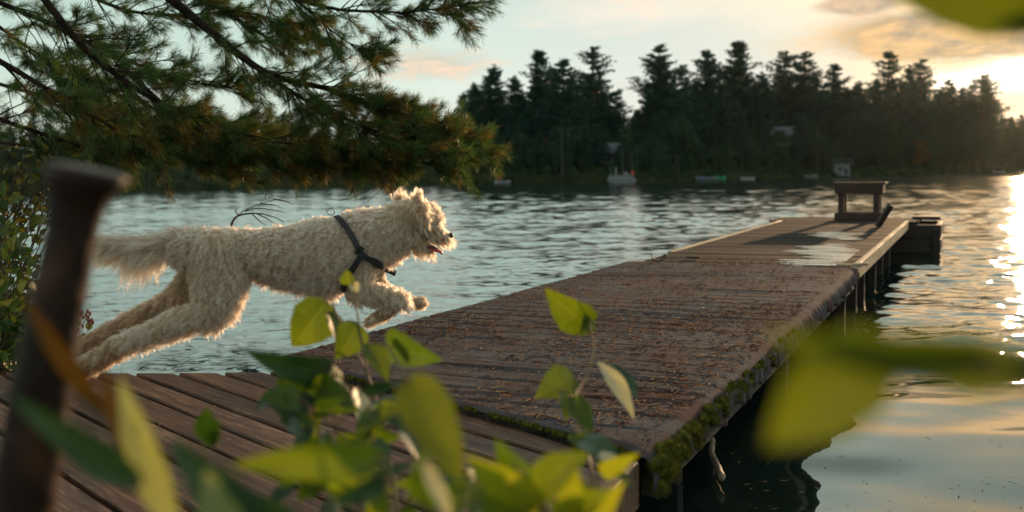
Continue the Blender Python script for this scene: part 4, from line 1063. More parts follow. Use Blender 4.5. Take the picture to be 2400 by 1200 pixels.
make_plant('leafy_shoot', 'blurred shoot of bright yellow leaves close to the camera at the bottom centre', 'plant',
    [([('w', (.05, .75, .12)), (1290, 1330, .74), (1250, 1150, .72), (1200, 1080, .70)], .003), ([('w', (-.02, .62, .12)), (1040, 1340, .62), (985, 1100, .62), (955, 890, .63)], .003)],
    [(955, 880, 1085, 1130, 135, .62, .60, 10, 'leaf_ol', {'curl': .05}),
     (1000, 1200, 985, 1060, 70, .62, .6, 30, 'leaf_g'),
     (990, 1075, 1060, 1215, 44, .60, .58, 20, 'leaf_pale', {'narrow': .9}),
     (1240, 1170, 1100, 1080, 95, .72, .68, 20, 'leaf_y'),
     (1250, 1150, 1370, 1060, 100, .72, .70, 25, 'leaf_yg'),
     (1260, 1200, 1190, 1110, 90, .70, .68, 10, 'leaf_y'),
     (1290, 1230, 1420, 1150, 95, .72, .68, 15, 'leaf_yg'),
     (1380, 1240, 1460, 1130, 60, .74, .72, 15, 'leaf_y'),
     (1240, 1130, 1160, 1040, 70, .74, .72, 35, 'leaf_g'),
     (1330, 1230, 1350, 1110, 80, .7, .68, 10, 'leaf_y'),
     (1220, 1240, 1120, 1160, 80, .68, .66, 15, 'leaf_yg')], (.05, .75, .12))
make_plant('leafy_shoot', 'blurred green leaf stretched sideways low in front of the deck', 'plant',
    [([('w', (-.12, .52, .12)), (930, 1330, .53), (915, 1180, .54), (905, 1070, .55)], .0025)],
    [(905, 1072, 540, 1092, 100, .55, .54, 15, 'leaf_yg', {'curl': .05}), (910, 1130, 760, 1190, 60, .55, .54, 25, 'leaf_dk')], (-.12, .52, .12))
make_plant('leafy_shoot', 'pale narrow leaf and dark leaves blurred at the lower left', 'plant',
    [([('w', (-.26, .5, .12)), (460, 1400, .5), (420, 1280, .5)], .003)],
    [(420, 1290, 272, 880, 84, .50, .52, 20, 'leaf_pg', {'narrow': .9, 'curl': .05}),
     (640, 1290, 395, 1030, 130, .5, .5, 15, 'leaf_dk', {'curl': .05}),
     (560, 1330, 480, 1100, 120, .46, .46, 20, 'leaf_grey', {'curl': .05}),
     (720, 1290, 560, 1150, 120, .52, .52, 15, 'leaf_dk', {'curl': .05})], (-.26, .5, .12))
make_plant('leafy_shoot', 'blurred orange brown blade crossing the wooden stake', 'plant',
    [([('w', (-.30, .56, .12)), (360, 1320, .56), (330, 1180, .56), (318, 1060, .56)], .0022)],
    [(250, 985, 45, 690, 50, .55, .52, 20, 'leaf_or', {'curl': .06, 'narrow': .9}), (322, 1110, 225, 850, 48, .56, .56, 30, 'leaf_or', {'narrow': .9}), (330, 1140, 20, 930, 90, .46, .44, 20, 'leaf_dk', {'curl': .05})], (-.30, .56, .12))
make_plant('leafy_twig', 'large blurred olive leaves reaching in from the right in front of the water', 'twig',
    [([(2900, 1000, .29), (2600, 890, .28), (2390, 870, .27), (2200, 850, .268), (2060, 815, .266)], .0016)],
    [(2090, 780, 1800, 1050, 235, .265, .26, 10, 'leaf_ol', {'curl': .08, 'narrow': .8}),
     (2440, 880, 1960, 800, 150, .27, .265, 18, 'leaf_ol', {'curl': .08}),
     (2330, 850, 1800, 800, 120, .26, .255, 25, 'leaf_ol', {'curl': .1}),
     (2600, 880, 2330, 830, 100, .275, .27, 20, 'leaf_dk'), (2620, 890, 2360, 905, 90, .275, .27, 20, 'leaf_dk')], aty(2900, 1000, .29))
make_plant('leafy_twig', 'blurred olive leaf hanging in at the top right corner of the sky', 'twig',
    [([(2900, -60, .42), (2650, -40, .41), (2450, 5, .40)], .002)],
    [(2470, 20, 2075, -18, 160, .40, .39, 12, 'leaf_ol', {'curl': .06}), (2500, 40, 2330, 60, 60, .40, .40, 12, 'leaf_ol')], aty(2900, -60, .42))

def more_leaves(n, x0, x1, y0, y1, Y0, Y1, seed, mats, size):
    rg = np.random.default_rng(seed); out = []
    for _ in range(n):
        x, y, Y = rg.uniform(x0, x1), rg.uniform(y0, y1), rg.uniform(Y0, Y1); a = rg.uniform(.1, 3.05) if rg.random() < .5 else rg.uniform(-.6, 3.7); L = rg.uniform(.7, 1.25) * size * 1.3 / Y
        w = L * rg.uniform(.35, .8); out.append((x, y, x + L * math.cos(a), y + L * math.sin(a), w, Y, Y - rg.uniform(-.03, .06), rg.uniform(-45, 45), mats[rg.integers(len(mats))]))
    return out
make_plant('sapling', 'bushy low sapling filling the bottom centre under the taller one', 'sapling',
    [([('w', (-.10, 1.02, .14)), (900, 1260, .98), (850, 1080, 1.02), (760, 980, 1.05), (700, 930, 1.06)], .003), ([('w', (-.10, 1.02, .14)), (940, 1240, .95), (960, 1090, .96), (1000, 1010, .98)], .003),
     ([('w', (-.10, 1.02, .14)), (860, 1240, .9), (760, 1130, .88), (660, 1090, .88)], .003)],
    more_leaves(22, 640, 900, 910, 1060, 1.0, 1.1, 51, ('leaf_g', 'leaf_yg', 'leaf_dk', 'leaf_yg', 'leaf_ol'), 62) + more_leaves(18, 660, 1040, 1060, 1200, .82, .98, 52, ('leaf_dk', 'leaf_g', 'leaf_ol', 'leaf_yg'), 66), (-.10, 1.02, .14))
make_plant('sapling', 'bright yellow green seedling at the bottom below the thin upright sapling', 'sapling',
    [([('w', (.06, .92, .14)), (1280, 1280, .9), (1260, 1150, .9), (1230, 1090, .9)], .003), ([('w', (.06, .92, .14)), (1380, 1270, .92), (1410, 1150, .92)], .003)],
    more_leaves(22, 1100, 1450, 1090, 1210, .82, .95, 53, ('leaf_y', 'leaf_yg', 'leaf_y', 'leaf_g'), 64), (.06, .92, .14))

def make_stake():
    Y = .60
    pts = [(30, 1330, .60), (75, 1050, .60), (118, 800, .60), (150, 640, .60), (172, 520, .60), (186, 450, .60), (194, 420, .60), (200, 398, .60)]
    P = np.array([aty(*p) for p in pts]); sp = smoothpath(P, 40); k = Y / FPX
    s = np.linspace(0, 1, 40); r = np.interp(s, [0, .45, .70, .84, .90, .95, .985, 1], [78, 68, 61, 57, 63, 74, 85, 88]) * k
    m = MB(); T = unit(sp[-1] - sp[-2]); m.tube(np.concatenate([sp, [sp[-1] + T * .001]]), np.r_[r, r[-1] * .9], 20)
    V = m.v[0]; top = sp[-1]
    f = np.clip((V[:, 2] - aty(190, 470, Y)[2]) / .03, 0, 1)                       # the head spreads to the right
    V[:, 0] += f * np.clip(V[:, 0] - top[0], 0, None) * .45; V[:, 2] += (V[:, 0] - top[0]) * f ** 2 * .12
    o = m.build('wooden_stake', M['stake'], None, True)
    tag(o, 'blurred brown wooden stake with a flared top standing close at the left', 'stake')
M['stake'] = varied('stake_wood', (.007, .0025, .0015), (.022, .008, .0045), 14, .6, .8, .006, .25, c3=(.10, .040, .020))
make_stake()

# ------------------------------------------------------------------ bush and weeds at the left
def make_bush():
    rg = np.random.default_rng(31)
    def bush(label, x0, x1, y0, y1, Y0, Y1, n, size, loc, m1, seed):
        root = thing('bush', label, 'bush', loc, 'bushes at the left edge'); st = MB(); lf = MB()
        for k in range(n):
            x = rg.uniform(x0, x1); y = rg.uniform(y0, y1) + 90 * max(0, (x - x0) / (x1 - x0) - .5); Y = rg.uniform(Y0, Y1)
            e = aty(x, y, Y); b = np.array([loc[0] + rg.normal(0, .15), loc[1] + rg.normal(0, .15), loc[2]]); md = (b + e) / 2 + rg.normal(0, .08, 3) + UPZ * .1
            sp = smoothpath([b, md, e], 14); st.tube(sp, np.linspace(.005, .0015, 14), 5, False)
            for j in range(rg.integers(7, 14)):
                u = rg.uniform(.35, 1.0); p = sp[int(u * 13)]; d = unit(rg.normal(size=3) + unit(sp[-1] - sp[-3]) * .7 - UPZ * .15)
                L = size * rg.uniform(.6, 1.3); p = p + d * .02; V, F, UV = leaf_geo(p, p + d * L, L * .46 * FPX / Y, Y, rg.uniform(-1.1, 1.1), curl=.15, nu=9, nv=4, serr=0, seed=int(rg.integers(1e6))); lf.add(V, F, UV)
        to_local(st.build('stem', M['twig'], root), root); f = lf.build('foliage', m1, root, True); to_local(f, root)
    bush('dense green shrub with broad leaves between the stake and the water at left', -120, 135, 430, 840, 3.5, 4.3, 70, .062, (-2.15, 3.75, .12), M['bush'], 1)
    bush('airy small leaved shrub rising behind the stake below the pine boughs', -120, 235, 270, 470, 4.2, 5.2, 60, .045, (-2.7, 4.7, .12), M['bush_y'], 2)
M['bush_y'] = foliage_mat('yellowish_shrub_leaves', (.04, .05, .012), (.09, .09, .02), (.18, .14, .03), .35, 2.0, .45, .7)
make_bush()
def make_weeds():
    rg = np.random.default_rng(41)
    r = thing('weed', 'thin weed with small dull red flower heads beside the stake', 'weed', (-1.66, 3.45, .12)); st = MB(); fl = MB(); lf = MB()
    for (x, y) in ((192, 742), (205, 735), (186, 765), (215, 755), (178, 720)):
        e = aty(x, y, 3.55); b = np.array([-1.66 + rg.normal(0, .04), 3.5, .12]); sp = smoothpath([b, (b + e) / 2 + rg.normal(0, .02, 3), e], 10); st.tube(sp, np.linspace(.0025, .001, 10), 4, False)
        for k in range(5): fl.ell(e + rg.normal(0, .009, 3), (.006, .006, .008), 6, 5)
        for k in range(6): p = sp[rg.integers(2, 9)]; d = unit(rg.normal(size=3)); V, F, UV = leaf_geo(p, p + d * .05, 16, 3.5, .3, nu=7, nv=2, serr=0); lf.add(V, F, UV)
    to_local(st.build('stem', M['twig'], r), r); to_local(fl.build('flower_head', simple('dull_red_flower', (.22, .06, .045)), r, True), r); to_local(lf.build('foliage', M['bush'], r), r)
    B = Blades(); n = 700; x = np.r_[rg.uniform(-2.05, -1.5, 420), rg.uniform(-1.48, -1.18, 280)]; y = np.r_[rg.uniform(3.36, 3.7, 420), rg.uniform(3.33, 3.42, 280)]
    d = unit(np.stack([rg.normal(0, .35, n), rg.normal(0, .3, n), np.ones(n)], -1)); L = rg.uniform(.10, .34, n); L[420:] = rg.uniform(.14, .33, 280)
    B.add(np.stack([x, y, np.full(n, .10)], -1), d, L, .0022, .25)
    g = B.build('grass', M['grass'], None); tag(g, 'thin green grass along the far side of the deck by the hind paws', 'grass', kind='stuff')
    # floating weed flecks in the shallow water behind the deck
    n = 260; px_ = rg.uniform(330, 780, n); py = 858 - rg.exponential(38, n); py = np.clip(py, 700, 858); V = []; F = []; k0 = 0
    for a, b in zip(px_, py):
        c = at(a, b, .012); L = rg.uniform(.02, .11); an = rg.normal(.1, .5); dx = np.array([math.cos(an), math.sin(an), 0]); dy = np.array([-dx[1], dx[0], 0]); w = rg.uniform(.003, .010)
        q = [c - dx * L, c - dx * L * .3 + dy * w, c + dx * L * .5 + dy * w * .6, c + dx * L, c + dx * L * .2 - dy * w, c - dx * L * .5 - dy * w * .7]
        V += q; F.append(tuple(range(k0, k0 + 6))); k0 += 6
    m = MB(); m.add(V, F); tag(m.build('water_weed', M['darkwood']), 'dark flecks of floating weed on the water behind the deck', 'water weed', kind='stuff')
    n = 90; V = []; F = []; k0 = 0
    for _ in range(n):
        c = at(rg.uniform(1640, 2400), rg.uniform(960, 1195), .010); L = rg.uniform(.003, .018); an = rg.uniform(0, 3.1); dx = np.array([math.cos(an), math.sin(an), 0]); dy = np.array([-dx[1], dx[0], 0]); w = rg.uniform(.0012, .003)
        V += [c - dx * L, c + dy * w, c + dx * L, c - dy * w]; F.append((k0, k0 + 1, k0 + 2, k0 + 3)); k0 += 4
    m = MB(); m.add(V, F); tag(m.build('floating_debris', M['twig']), 'tiny specks and needles floating on the calm water at lower right', 'debris', kind='stuff')
    p = [at(1670, 1030, .06), at(1668, 1062, .04), at(1680, 1090, .03), at(1692, 1120, .02)]
    m = MB(); m.tube(smoothpath(p, 20), np.linspace(.010, .013, 20) * (1 + .12 * np.sin(np.arange(20) * 1.9)), 8); tag(m.build('stick', M['rail'], None, True), 'short curved stick poking from the water beside the mossy corner', 'stick')
    # bare branch standing in the water behind the dog's back
    b0 = aty(545, 560, 4.3); r = thing('dead_branch', 'bare forked dead branch showing above the back of the dog', 'branch', b0)
    m = MB(); Pm = [aty(x, y, 4.3) for x, y in ((545, 590), (543, 540), (545, 520), (560, 505), (600, 500), (640, 508), (665, 520))]; m.tube(smoothpath(Pm, 30), np.linspace(.007, .0014, 30), 6)
    for P in (((545, 520), (570, 495), (610, 478), (660, 465), (690, 461)), ((575, 495), (600, 488), (640, 492), (672, 500)), ((560, 505), (552, 495), (560, 485)), ((600, 500), (625, 512), (645, 525)), ((610, 478), (640, 480), (662, 488)), ((590, 500), (610, 520), (625, 528)), ((640, 466), (668, 472), (690, 480))):
        q = smoothpath([aty(x, y, 4.3 + rg.normal(0, .05)) for x, y in P], 14); m.tube(q, np.linspace(.003, .0008, 14), 5, False)
    to_local(m.build('branch', M['twig'], r, True), r)
make_weeds()

# ------------------------------------------------------------------ the dog
def fur_mat():
    m, nt, out = mat('cream_fur')
    hi = nd(nt, 'ShaderNodeHairInfo'); n = noise(nt, objco(nt), 16, 3)
    c = ramp(nt, mth(nt, 'ADD', mth(nt, 'MULTIPLY', hi.outputs['Random'], .45), mth(nt, 'MULTIPLY', n, .55)), [(.25, (.29, .19, .135)), (.5, (.48, .345, .26)), (.8, (.66, .52, .41))])
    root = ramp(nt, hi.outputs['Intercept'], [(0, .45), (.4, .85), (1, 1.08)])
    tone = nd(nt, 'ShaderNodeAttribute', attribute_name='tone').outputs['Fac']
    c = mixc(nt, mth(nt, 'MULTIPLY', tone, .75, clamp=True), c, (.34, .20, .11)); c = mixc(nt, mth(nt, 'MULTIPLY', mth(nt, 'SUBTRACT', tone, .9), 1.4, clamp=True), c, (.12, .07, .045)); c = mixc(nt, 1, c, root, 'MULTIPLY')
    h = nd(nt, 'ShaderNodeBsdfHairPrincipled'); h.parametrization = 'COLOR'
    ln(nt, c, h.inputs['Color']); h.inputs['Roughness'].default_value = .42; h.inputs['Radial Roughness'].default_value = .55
    ln(nt, h.outputs[0], out.inputs[0]); return m
def make_dog():
    K = 3.2 / FPX                                        # metres per pixel at the dog
    def depth(x): return 3.17 + (x - 200) / 860 * .24
    def P(x, y, off=0): return aty(x, y, depth(x) + off * K)
    segs = []                                            # (part, [(x, y, r, lateral offset, lateral scale)])
    def S_(part, *pts): segs.append((part, pts))
    S_('torso', (438, 580, 42, 0, .95), (500, 588, 48, 0, 1), (600, 594, 53, 0, .9), (690, 600, 69, 0, .78), (770, 599, 90, 0, .68), (840, 582, 78, 0, .74))
    S_('neck', (835, 560, 64, 0, .85), (895, 556, 66, 0, .72), (940, 535, 52, 0, .74))
    S_('head', (942, 508, 38, 0, .95), (972, 508, 43, 0, .98), (1002, 514, 34, 0, 1.0))
    S_('muzzle', (1003, 534, 27, 0, .95), (1026, 548, 19, 0, .95), (1042, 555, 13, 0, .95))
    S_('jaw', (972, 560, 24, 0, .9), (994, 583, 13, 0, 1), (1014, 594, 7, 0, 1.0))
    S_('ear', (978, 458, 7, -34, .7), (975, 468, 12, -38, .6), (984, 488, 18, -47, .5), (990, 508, 17, -53, .45), (988, 522, 11, -54, .45))
    S_('ear', (944, 468, 10, 26, .6), (935, 462, 9, 34, .55), (930, 474, 10, 38, .5))
    S_('topknot', (1000, 495, 20, 0, 1.3), (1014, 508, 18, 0, 1.3))
    S_('hind', (500, 598, 54, -24, .7), (514, 655, 62, -30, .62), (510, 705, 49, -32, .7), (490, 734, 37, -32, .75))
    S_('hind', (488, 734, 34, -32, .75), (420, 754, 29, -32, .75), (345, 785, 22, -32, .8), (290, 806, 23, -32, .8))
    S_('foot', (290, 806, 23, -32, .8), (238, 838, 21, -32, .85), (205, 855, 22, -32, .95), (178, 862, 17, -32, 1.0))
    S_('hindfar', (490, 610, 48, 26, .7), (450, 672, 36, 34, .7), (412, 706, 29, 36, .75))
    S_('hindfar', (412, 706, 29, 36, .75), (340, 738, 22, 38, .8), (262, 778, 20, 38, .8))
    S_('footfar', (262, 778, 20, 38, .8), (205, 808, 19, 38, .85), (165, 830, 19, 38, .95), (145, 840, 15, 38, 1.0))
    S_('tail', (420, 562, 26, 0, .8), (350, 578, 22, 0, .8), (270, 575, 18, 0, .8), (190, 566, 14, 0, .8), (118, 556, 8, 0, .8))
    S_('fore', (842, 612, 44, -26, .6), (832, 655, 34, -30, .7), (842, 680, 28, -30, .75))
    S_('fore', (842, 680, 28, -30, .75), (890, 690, 24, -30, .8), (936, 703, 20, -30, .85))
    S_('paw', (936, 703, 18, -30, .85), (916, 726, 13, -30, .9), (890, 742, 14, -30, 1.0), (872, 750, 12, -30, 1.05))
    S_('fore', (862, 612, 40, 26, .6), (876, 655, 28, 28, .7), (892, 682, 23, 28, .8), (940, 700, 19, 28, .85))
    S_('paw', (940, 699, 16, 28, .85), (962, 704, 11, 28, .95), (980, 711, 14, 28, 1.05), (988, 705, 9, 28, 1.0))
    mb = MB(); cap = []                                  # cap: centre, radius, part, direction
    for part, pts in segs:
        for a, b in zip(pts[:-1], pts[1:]):
            Ln = math.hypot(a[0] - b[0], a[1] - b[1]); n = max(2, int(Ln / (min(a[2], b[2]) * .22)))
            d = unit(P(*b[:2], b[3]) - P(*a[:2], a[3]))
            for i in range(n + 1):
                t = i / n; x, y, r, off, ls = [a[k] + (b[k] - a[k]) * t for k in range(5)]
                c = P(x, y, off); mb.ell(c, (r * K, r * K * ls, r * K), 16, 11); cap.append((c, r * K, part, d))
    for x, y, off in ((176, 868, -44), (168, 868, -32), (176, 868, -20), (143, 844, 28), (137, 844, 38), (143, 844, 48), (866, 756, -40), (862, 756, -30), (866, 756, -20), (992, 714, 18), (995, 712, 28), (992, 714, 38)):
        mb.ell(P(x, y, off), (.014, .009, .011), 10, 8)  # toes
    tmp = mb.build('dog_shape', None); rm = tmp.modifiers.new('r', 'REMESH'); rm.mode = 'VOXEL'; rm.voxel_size = .0075
    sm = tmp.modifiers.new('s', 'SMOOTH'); sm.factor = .5; sm.iterations = 9
    dg = bpy.context.evaluated_depsgraph_get(); me = bpy.data.meshes.new_from_object(tmp.evaluated_get(dg)); bpy.data.objects.remove(tmp)
    me.name = 'dog'; me.materials.clear(); me.materials.append(varied('dog_skin', (.34, .25, .18), (.48, .37, .28), 40, .9, .3, .003, .1))
    me.polygons.foreach_set('use_smooth', [True] * len(me.polygons))
    o = link('dog', me); tag(o, 'curly cream coated dog leaping off the deck towards the dock in a black harness', 'dog')
    nv = len(me.vertices); co_ = np.empty(nv * 3); me.vertices.foreach_get('co', co_); co_ = co_.reshape(-1, 3)
    me.calc_loop_triangles(); tri = np.empty(len(me.loop_triangles) * 3, np.int32); me.loop_triangles.foreach_get('vertices', tri); tri = tri.reshape(-1, 3)
    bvh = BVHTree.FromPolygons([Vector(v) for v in co_], [tuple(t) for t in tri])
    A, B, C_ = co_[tri[:, 0]], co_[tri[:, 1]], co_[tri[:, 2]]; cr = np.cross(B - A, C_ - A); ar = np.linalg.norm(cr, axis=1); nrm = cr / (ar[:, None] + 1e-12)
    if (nrm * (((A + B + C_) / 3) - co_.mean(0))).sum() < 0: nrm = -nrm
    rg = np.random.default_rng(99)
    NG = 15000; ti = rg.choice(len(tri), NG, p=ar / ar.sum()); u = rg.random(NG); v = rg.random(NG); fl = u + v > 1; u[fl] = 1 - u[fl]; v[fl] = 1 - v[fl]
    root = A[ti] + (B[ti] - A[ti]) * u[:, None] + (C_[ti] - A[ti]) * v[:, None]; N = nrm[ti]
    cc = np.array([c[0] for c in cap]); rr = np.array([c[1] for c in cap]); parts = [c[2] for c in cap]; dirs = np.array([c[3] for c in cap])
    idx = np.argmin(np.linalg.norm(root[:, None] - cc[None], axis=2) - rr[None], axis=1)
    pt = np.array([parts[i] for i in idx]); dr = dirs[idx]; pp = pxof(root)
    PAR = {  # length, curl radius, turns, normal weight, comb, gravity, clump
        'torso': (.031, .0062, 1.9, .5, (-.45, 0, -.45), .30, .9), 'neck': (.028, .0056, 1.9, .5, (-.4, 0, -.35), .25, .9),
        'head': (.022, .0030, 1.0, .5, (-.35, 0, -.35), .15, .7), 'topknot': (.028, .0035, .9, .6, (.35, 0, -.3), .15, .8), 'muzzle': (.032, .0030, .7, .35, (.6, 0, -.55), .40, .85), 'jaw': (.032, .0035, .9, .5, (.35, 0, -.7), .35, .8),
        'ear': (.036, .0045, .8, .5, (.1, 0, -.6), .25, .88), 'hind': (.035, .0062, 1.6, .5, (-.35, 0, -.35), .30, .9), 'foot': (.026, .0045, 1.2, .5, (-.4, 0, -.4), .25, .85), 'hindfar': (.036, .0060, 1.3, .5, (-.35, 0, -.35), .30, .9), 'footfar': (.026, .0045, 1.2, .5, (-.4, 0, -.4), .25, .85),
        'tail': (.100, .007, .9, .28, (-.90, 0, -.25), .34, .88), 'fore': (.031, .0050, 1.1, .5, (.25, 0, -.55), .35, .9), 'paw': (.014, .0025, .7, .5, (.4, 0, -.4), .2, .8)}
    Ln = np.array([PAR[p][0] for p in pt]) * rg.uniform(.5, 1.3, NG); CR = np.array([PAR[p][1] for p in pt]) * rg.uniform(.6, 1.3, NG); TU = np.array([PAR[p][2] for p in pt]) * rg.uniform(.8, 1.25, NG)
    NW = np.array([PAR[p][3] for p in pt]); CB = np.array([PAR[p][4] for p in pt], float); GV = np.array([PAR[p][5] for p in pt]); CL = np.array([PAR[p][6] for p in pt])
    # longer fringes: belly, chest, back of the thighs; ears stand up in the wind
    bel = (pt == 'torso') & (pp[:, 1] > 650); Ln[bel] *= 1.25
    eu = (pt == 'ear') & (pp[:, 1] < 475); CB[eu] = (.05, 0, .9); Ln[eu] *= .85; GV[eu] = 0; CR[eu] *= .7
    tl = (pt == 'tail'); Ln[tl] *= np.clip((pp[tl, 0] - 60) / 260, .45, 1.0) * np.where(pp[tl, 1] > 570, 1.0, .75)
    tlow = tl & (pp[:, 1] > 575) & (pp[:, 0] > 300); CB[tlow] = (-.55, 0, -.8)
    lo = np.array([c for c in ((778, 503), (800, 520), (822, 550), (840, 585), (852, 600), (880, 613), (905, 634))], float)
    l2 = np.array(((850, 592), (836, 612), (822, 634), (812, 660)), float)
    def pdist(q, line):
        d = np.full(len(q), 1e9)
        for a, b in zip(line[:-1], line[1:]):
            t = np.clip(((q - a) @ (b - a)) / ((b - a) @ (b - a)), 0, 1)[:, None]; d = np.minimum(d, np.linalg.norm(q - (a + t * (b - a)), axis=1))
        return d
    hd = np.minimum(pdist(pp, lo), pdist(pp, l2)); Ln *= np.clip(.28 + .72 * (hd - 8) / 16, .28, 1)
    mo = pdist(pp, np.array(((1000, 572), (1020, 584), (1040, 592)), float)) < 9; Ln[mo] *= .35
    comb = CB + rg.normal(0, .22, (NG, 3)); leg = np.isin(pt, ['fore', 'hind', 'paw', 'foot', 'hindfar', 'footfar']); comb[leg] = comb[leg] * .5 + dr[leg] * .55
    comb -= (comb * N).sum(1)[:, None] * N * .7
    D = unit(N * NW[:, None] + comb)
    nc, K_ = 11, 10; t = np.linspace(0, 1, K_)
    sdv = unit(np.cross(D, rg.normal(size=(NG, 3)))); bt = np.cross(D, sdv); ph = rg.uniform(0, 6.28, NG)
    G = root[:, None] + D[:, None] * (Ln[:, None] * t)[:, :, None] * (1 - .12 * t)[None, :, None]
    G[:, :, 2] -= (GV * Ln)[:, None] * t[None] ** 2 * .8
    ang = ph[:, None] + 2 * PI * TU[:, None] * t[None]; hr = CR[:, None] * (t[None] ** .6)
    G += (np.cos(ang) - np.cos(ph)[:, None] * (1 - t))[:, :, None] * hr[:, :, None] * sdv[:, None] + (np.sin(ang) - np.sin(ph)[:, None] * (1 - t))[:, :, None] * hr[:, :, None] * bt[:, None]
    off = rg.normal(size=(NG, nc, 3)) * .0046; off -= (off * N[:, None]).sum(2)[:, :, None] * N[:, None]
    off *= np.where(pt == 'tail', 1.6, 1.0)[:, None, None]
    ls = rg.uniform(.72, 1.08, (NG, nc))
    cl = 1 - CL[:, None, None] * rg.uniform(.75, 1.1, (NG, nc))[:, :, None] * t[None, None] ** .8
    Gs = root[:, None, None] + (G - root[:, None])[:, None] * ls[:, :, None, None]
    St = Gs + off[:, :, None] * cl[..., None] + rg.normal(size=(NG, nc, 1, 3)) * (.0022 * t ** 1.5)[None, None, :, None]
    St = St.reshape(-1, 3); ns = NG * nc
    hc = bpy.data.hair_curves.new('fur'); hc.add_curves([K_] * ns)
    hc.attributes['position'].data.foreach_set('vector', np.ascontiguousarray(St, np.float32).ravel())
    ra = hc.attributes.get('radius') or hc.attributes.new('radius', 'FLOAT', 'POINT')
    ra.data.foreach_set('value', np.tile(np.interp(t, [0, .6, 1], [.00042, .00036, .00010]).astype(np.float32), ns))
    tn = np.array([{'head': .6, 'topknot': .6, 'ear': 1.0, 'muzzle': .7, 'jaw': .75, 'paw': 1.05, 'foot': 1.25, 'fore': .25, 'hind': .12, 'tail': .22, 'hindfar': 1.15, 'footfar': 1.35}.get(p, 0) for p in pt]) + rg.normal(0, .14, NG)  # far hind leg: its shade put into a darker brown tone; feet muddied
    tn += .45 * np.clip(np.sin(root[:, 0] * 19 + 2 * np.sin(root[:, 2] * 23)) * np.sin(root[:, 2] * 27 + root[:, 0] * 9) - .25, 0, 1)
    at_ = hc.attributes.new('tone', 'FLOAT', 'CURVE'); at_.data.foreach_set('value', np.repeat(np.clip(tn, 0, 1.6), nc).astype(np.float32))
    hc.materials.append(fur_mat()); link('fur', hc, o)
    # harness
    blk = varied('harness_nylon', (.008, .008, .010), (.022, .02, .022), 300, .55, .4, .001, .4); met = simple('ring_metal', (.30, .29, .28), .3, **{'Metallic': 1.0})
    hs = thing('harness', '', '', (0, 0, 0)); 
    for k in ('label', 'category'): del hs[k]
    hs.parent = o
    def hit(x, y, far=False):
        d = unit(ray(x, y)); org = CAM + d * (6 if far else .5); r = bvh.ray_cast(Vector(org), Vector(-d if far else d))
        return (np.array(r[0]), np.array(r[1])) if r[0] is not None else None
    def strap(pxs, wd, far=False, n=34, lift=.013, ends=()):
        q = smoothpath(np.array([(a, b, 0) for a, b in pxs], float), n); pts = []
        for x, y, _ in q:
            h = hit(x, y, far)
            if h is None: continue
            nn = h[1] if (h[1] @ (CAM - h[0])) * (-1 if far else 1) > 0 else -h[1]; pts.append((h[0] + nn * lift, nn))
        P_ = np.array([p for p, _ in pts]); Nn = unit(np.array([k for _, k in pts]))
        for _ in range(3): P_[1:-1] = (P_[:-2] + P_[1:-1] * 2 + P_[2:]) / 4; Nn = unit(np.r_[Nn[:1], (Nn[:-2] + Nn[1:-1] + Nn[2:]) / 3, Nn[-1:]])
        for e in ends: P_ = np.r_[P_, [e]]; Nn = np.r_[Nn, Nn[-1:]]
        T = unit(np.gradient(P_, axis=0)); S2 = unit(np.cross(T, Nn)); th = .0018; V = []
        for p, s2, n2 in zip(P_, S2, Nn): V += [p - s2 * wd - n2 * th, p + s2 * wd - n2 * th, p + s2 * wd + n2 * th, p - s2 * wd + n2 * th]
        F = [(i * 4 + k, i * 4 + (k + 1) % 4, i * 4 + 4 + (k + 1) % 4, i * 4 + 4 + k) for i in range(len(P_) - 1) for k in range(4)] + [(3, 2, 1, 0), tuple(len(V) - 4 + k for k in range(4))]
        m = MB(); m.add(V, F); return m.build('strap', blk, hs), P_, Nn
    near = [(781, 511), (800, 522), (822, 550), (840, 585), (852, 600), (878, 612), (898, 629)]
    top = P(774, 499)
    _, Pn, Nn = strap(near, .0095); strap([(x, y) for x, y in near], .0095, True)
    strap([(850, 592), (836, 612), (822, 634), (814, 656), (806, 680)], .0095); strap([(850, 592), (836, 612), (822, 634), (814, 656), (806, 680)], .0095, True)
    # over the back and round the chest: join near and far straps
    for (x, y), up in (((781, 511), 1), ((898, 629), 0)):
        a, b = hit(x, y), hit(x, y, True)
        if a and b:
            pa, pb = a[0], b[0]; c = (pa + pb) / 2; e = UPZ if up else unit(np.array([.8, 0, -.35])); h = .038 if up else .045; w = np.linspace(0, PI, 15)
            ax = (pa - c) * 1.12; arc = np.array([c + ax * math.cos(k) + e * (h * math.sin(k)) for k in w]); T = unit(np.gradient(arc, axis=0)); n2 = unit(arc - c + 1e-6); s2 = unit(np.cross(T, e if up else UPZ))
            s2 = unit(np.array([.75, .1, .5])) * np.ones((15, 1)) if up else unit(np.array([.3, 0, .9])) * np.ones((15, 1)); V = []
            for p, s_, q in zip(arc, s2, n2): V += [p - s_ * .0095 - q * .0018, p + s_ * .0095 - q * .0018, p + s_ * .0095 + q * .0018, p - s_ * .0095 + q * .0018]
            F = [(i * 4 + k, i * 4 + (k + 1) % 4, i * 4 + 4 + (k + 1) % 4, i * 4 + 4 + k) for i in range(14) for k in range(4)] + [(3, 2, 1, 0), (56, 57, 58, 59)]
            m = MB(); m.add(V, F); m.build('strap', blk, hs)
    i = int(len(Pn) * .83); T = unit(Pn[min(i + 2, len(Pn) - 1)] - Pn[i - 2]); S2 = unit(np.cross(T, Nn[i])); m = MB()
    m.bbox(Pn[i] + Nn[i] * .003, (T, S2, Nn[i]), (.019, .0125, .005), .002); m.bbox(Pn[i] + Nn[i] * .009, (T, S2, Nn[i]), (.007, .010, .002), .001); m.build('buckle', blk, hs)
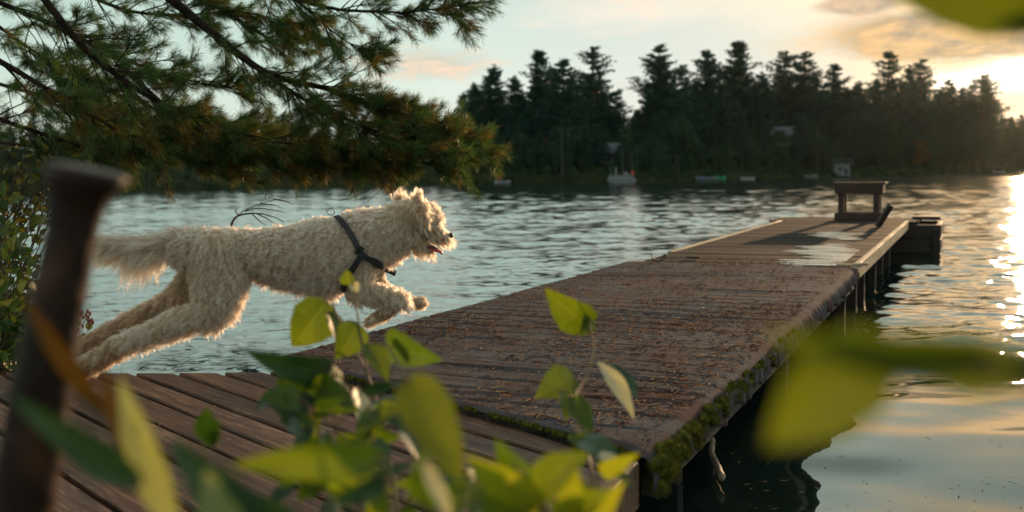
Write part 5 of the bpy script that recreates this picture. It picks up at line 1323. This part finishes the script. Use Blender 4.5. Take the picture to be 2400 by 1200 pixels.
    j = int(len(Pn) * .56); S3 = unit(np.cross(T, Nn[j])); m = MB(); m.bbox(Pn[j] + Nn[j] * .002, (T, S3, Nn[j]), (.014, .015, .004), .0015); m.build('slider', blk, hs)
    a = np.linspace(0, 2 * PI, 25); rc = P(775, 496); m = MB(); m.tube(np.array([rc + np.array([math.cos(k) * .0125, .002, math.sin(k) * .0115]) for k in a]), .0019, 6, False); m.build('ring', met, hs, True)
    # face
    dark = simple('dog_mouth_dark', (.012, .006, .006), .5); pink = simple('dog_tongue', (.55, .07, .10), .35, .5, **{'Subsurface Weight': .1}); nose = varied('dog_nose', (.02, .012, .010), (.05, .03, .025), 200, .4, .3, .001, .5)
    m = MB(); a1, a2 = P(1002, 575), P(1026, 586)
    for k in np.linspace(0, 1, 9): m.ell(a1 + (a2 - a1) * k, (.011 - .002 * k, .026 - .006 * k, .007), 12, 8)
    m.build('mouth', dark, o, True)
    m = MB(); m.tube(smoothpath([P(1004, 580, -6), P(1020, 586, -6), P(1032, 590, -6), P(1036, 596, -6)], 12), np.interp(np.linspace(0, 1, 12), [0, .8, 1], [.013, .014, .008]), 10, True, .4); m.build('tongue', pink, o, True)
    m = MB(); m.ell(P(1056, 552), (.011, .015, .010), 14, 10); m.build('nose', nose, o, True)
    for off in (-24, 24):
        m = MB(); m.ell(P(1021, 523, off), (.008, .008, .008), 14, 10); m.build('eye', nose, o, True)
make_dog()

# ------------------------------------------------------------------ evening air
def make_haze():
    m = bpy.data.materials.new('evening_haze'); m.use_nodes = True; nt = m.node_tree; nt.nodes.clear(); out = nt.nodes.new('ShaderNodeOutputMaterial')
    v = nd(nt, 'ShaderNodeVolumePrincipled'); v.inputs['Color'].default_value = (.85, .95, .93, 1); v.inputs['Density'].default_value = .00002; v.inputs['Anisotropy'].default_value = .84
    ln(nt, v.outputs[0], out.inputs['Volume'])
    b = MB(); b.box((0, 150, 18), (_r0, np.array([0, 1., 0]), np.array([0, 0, 1.])), (430, 330, 20)); o = b.build('haze', m); o['kind'] = 'stuff'
    tag(o, 'thin warm evening haze lying over the lake and the woods', 'haze', kind='stuff')
make_haze()
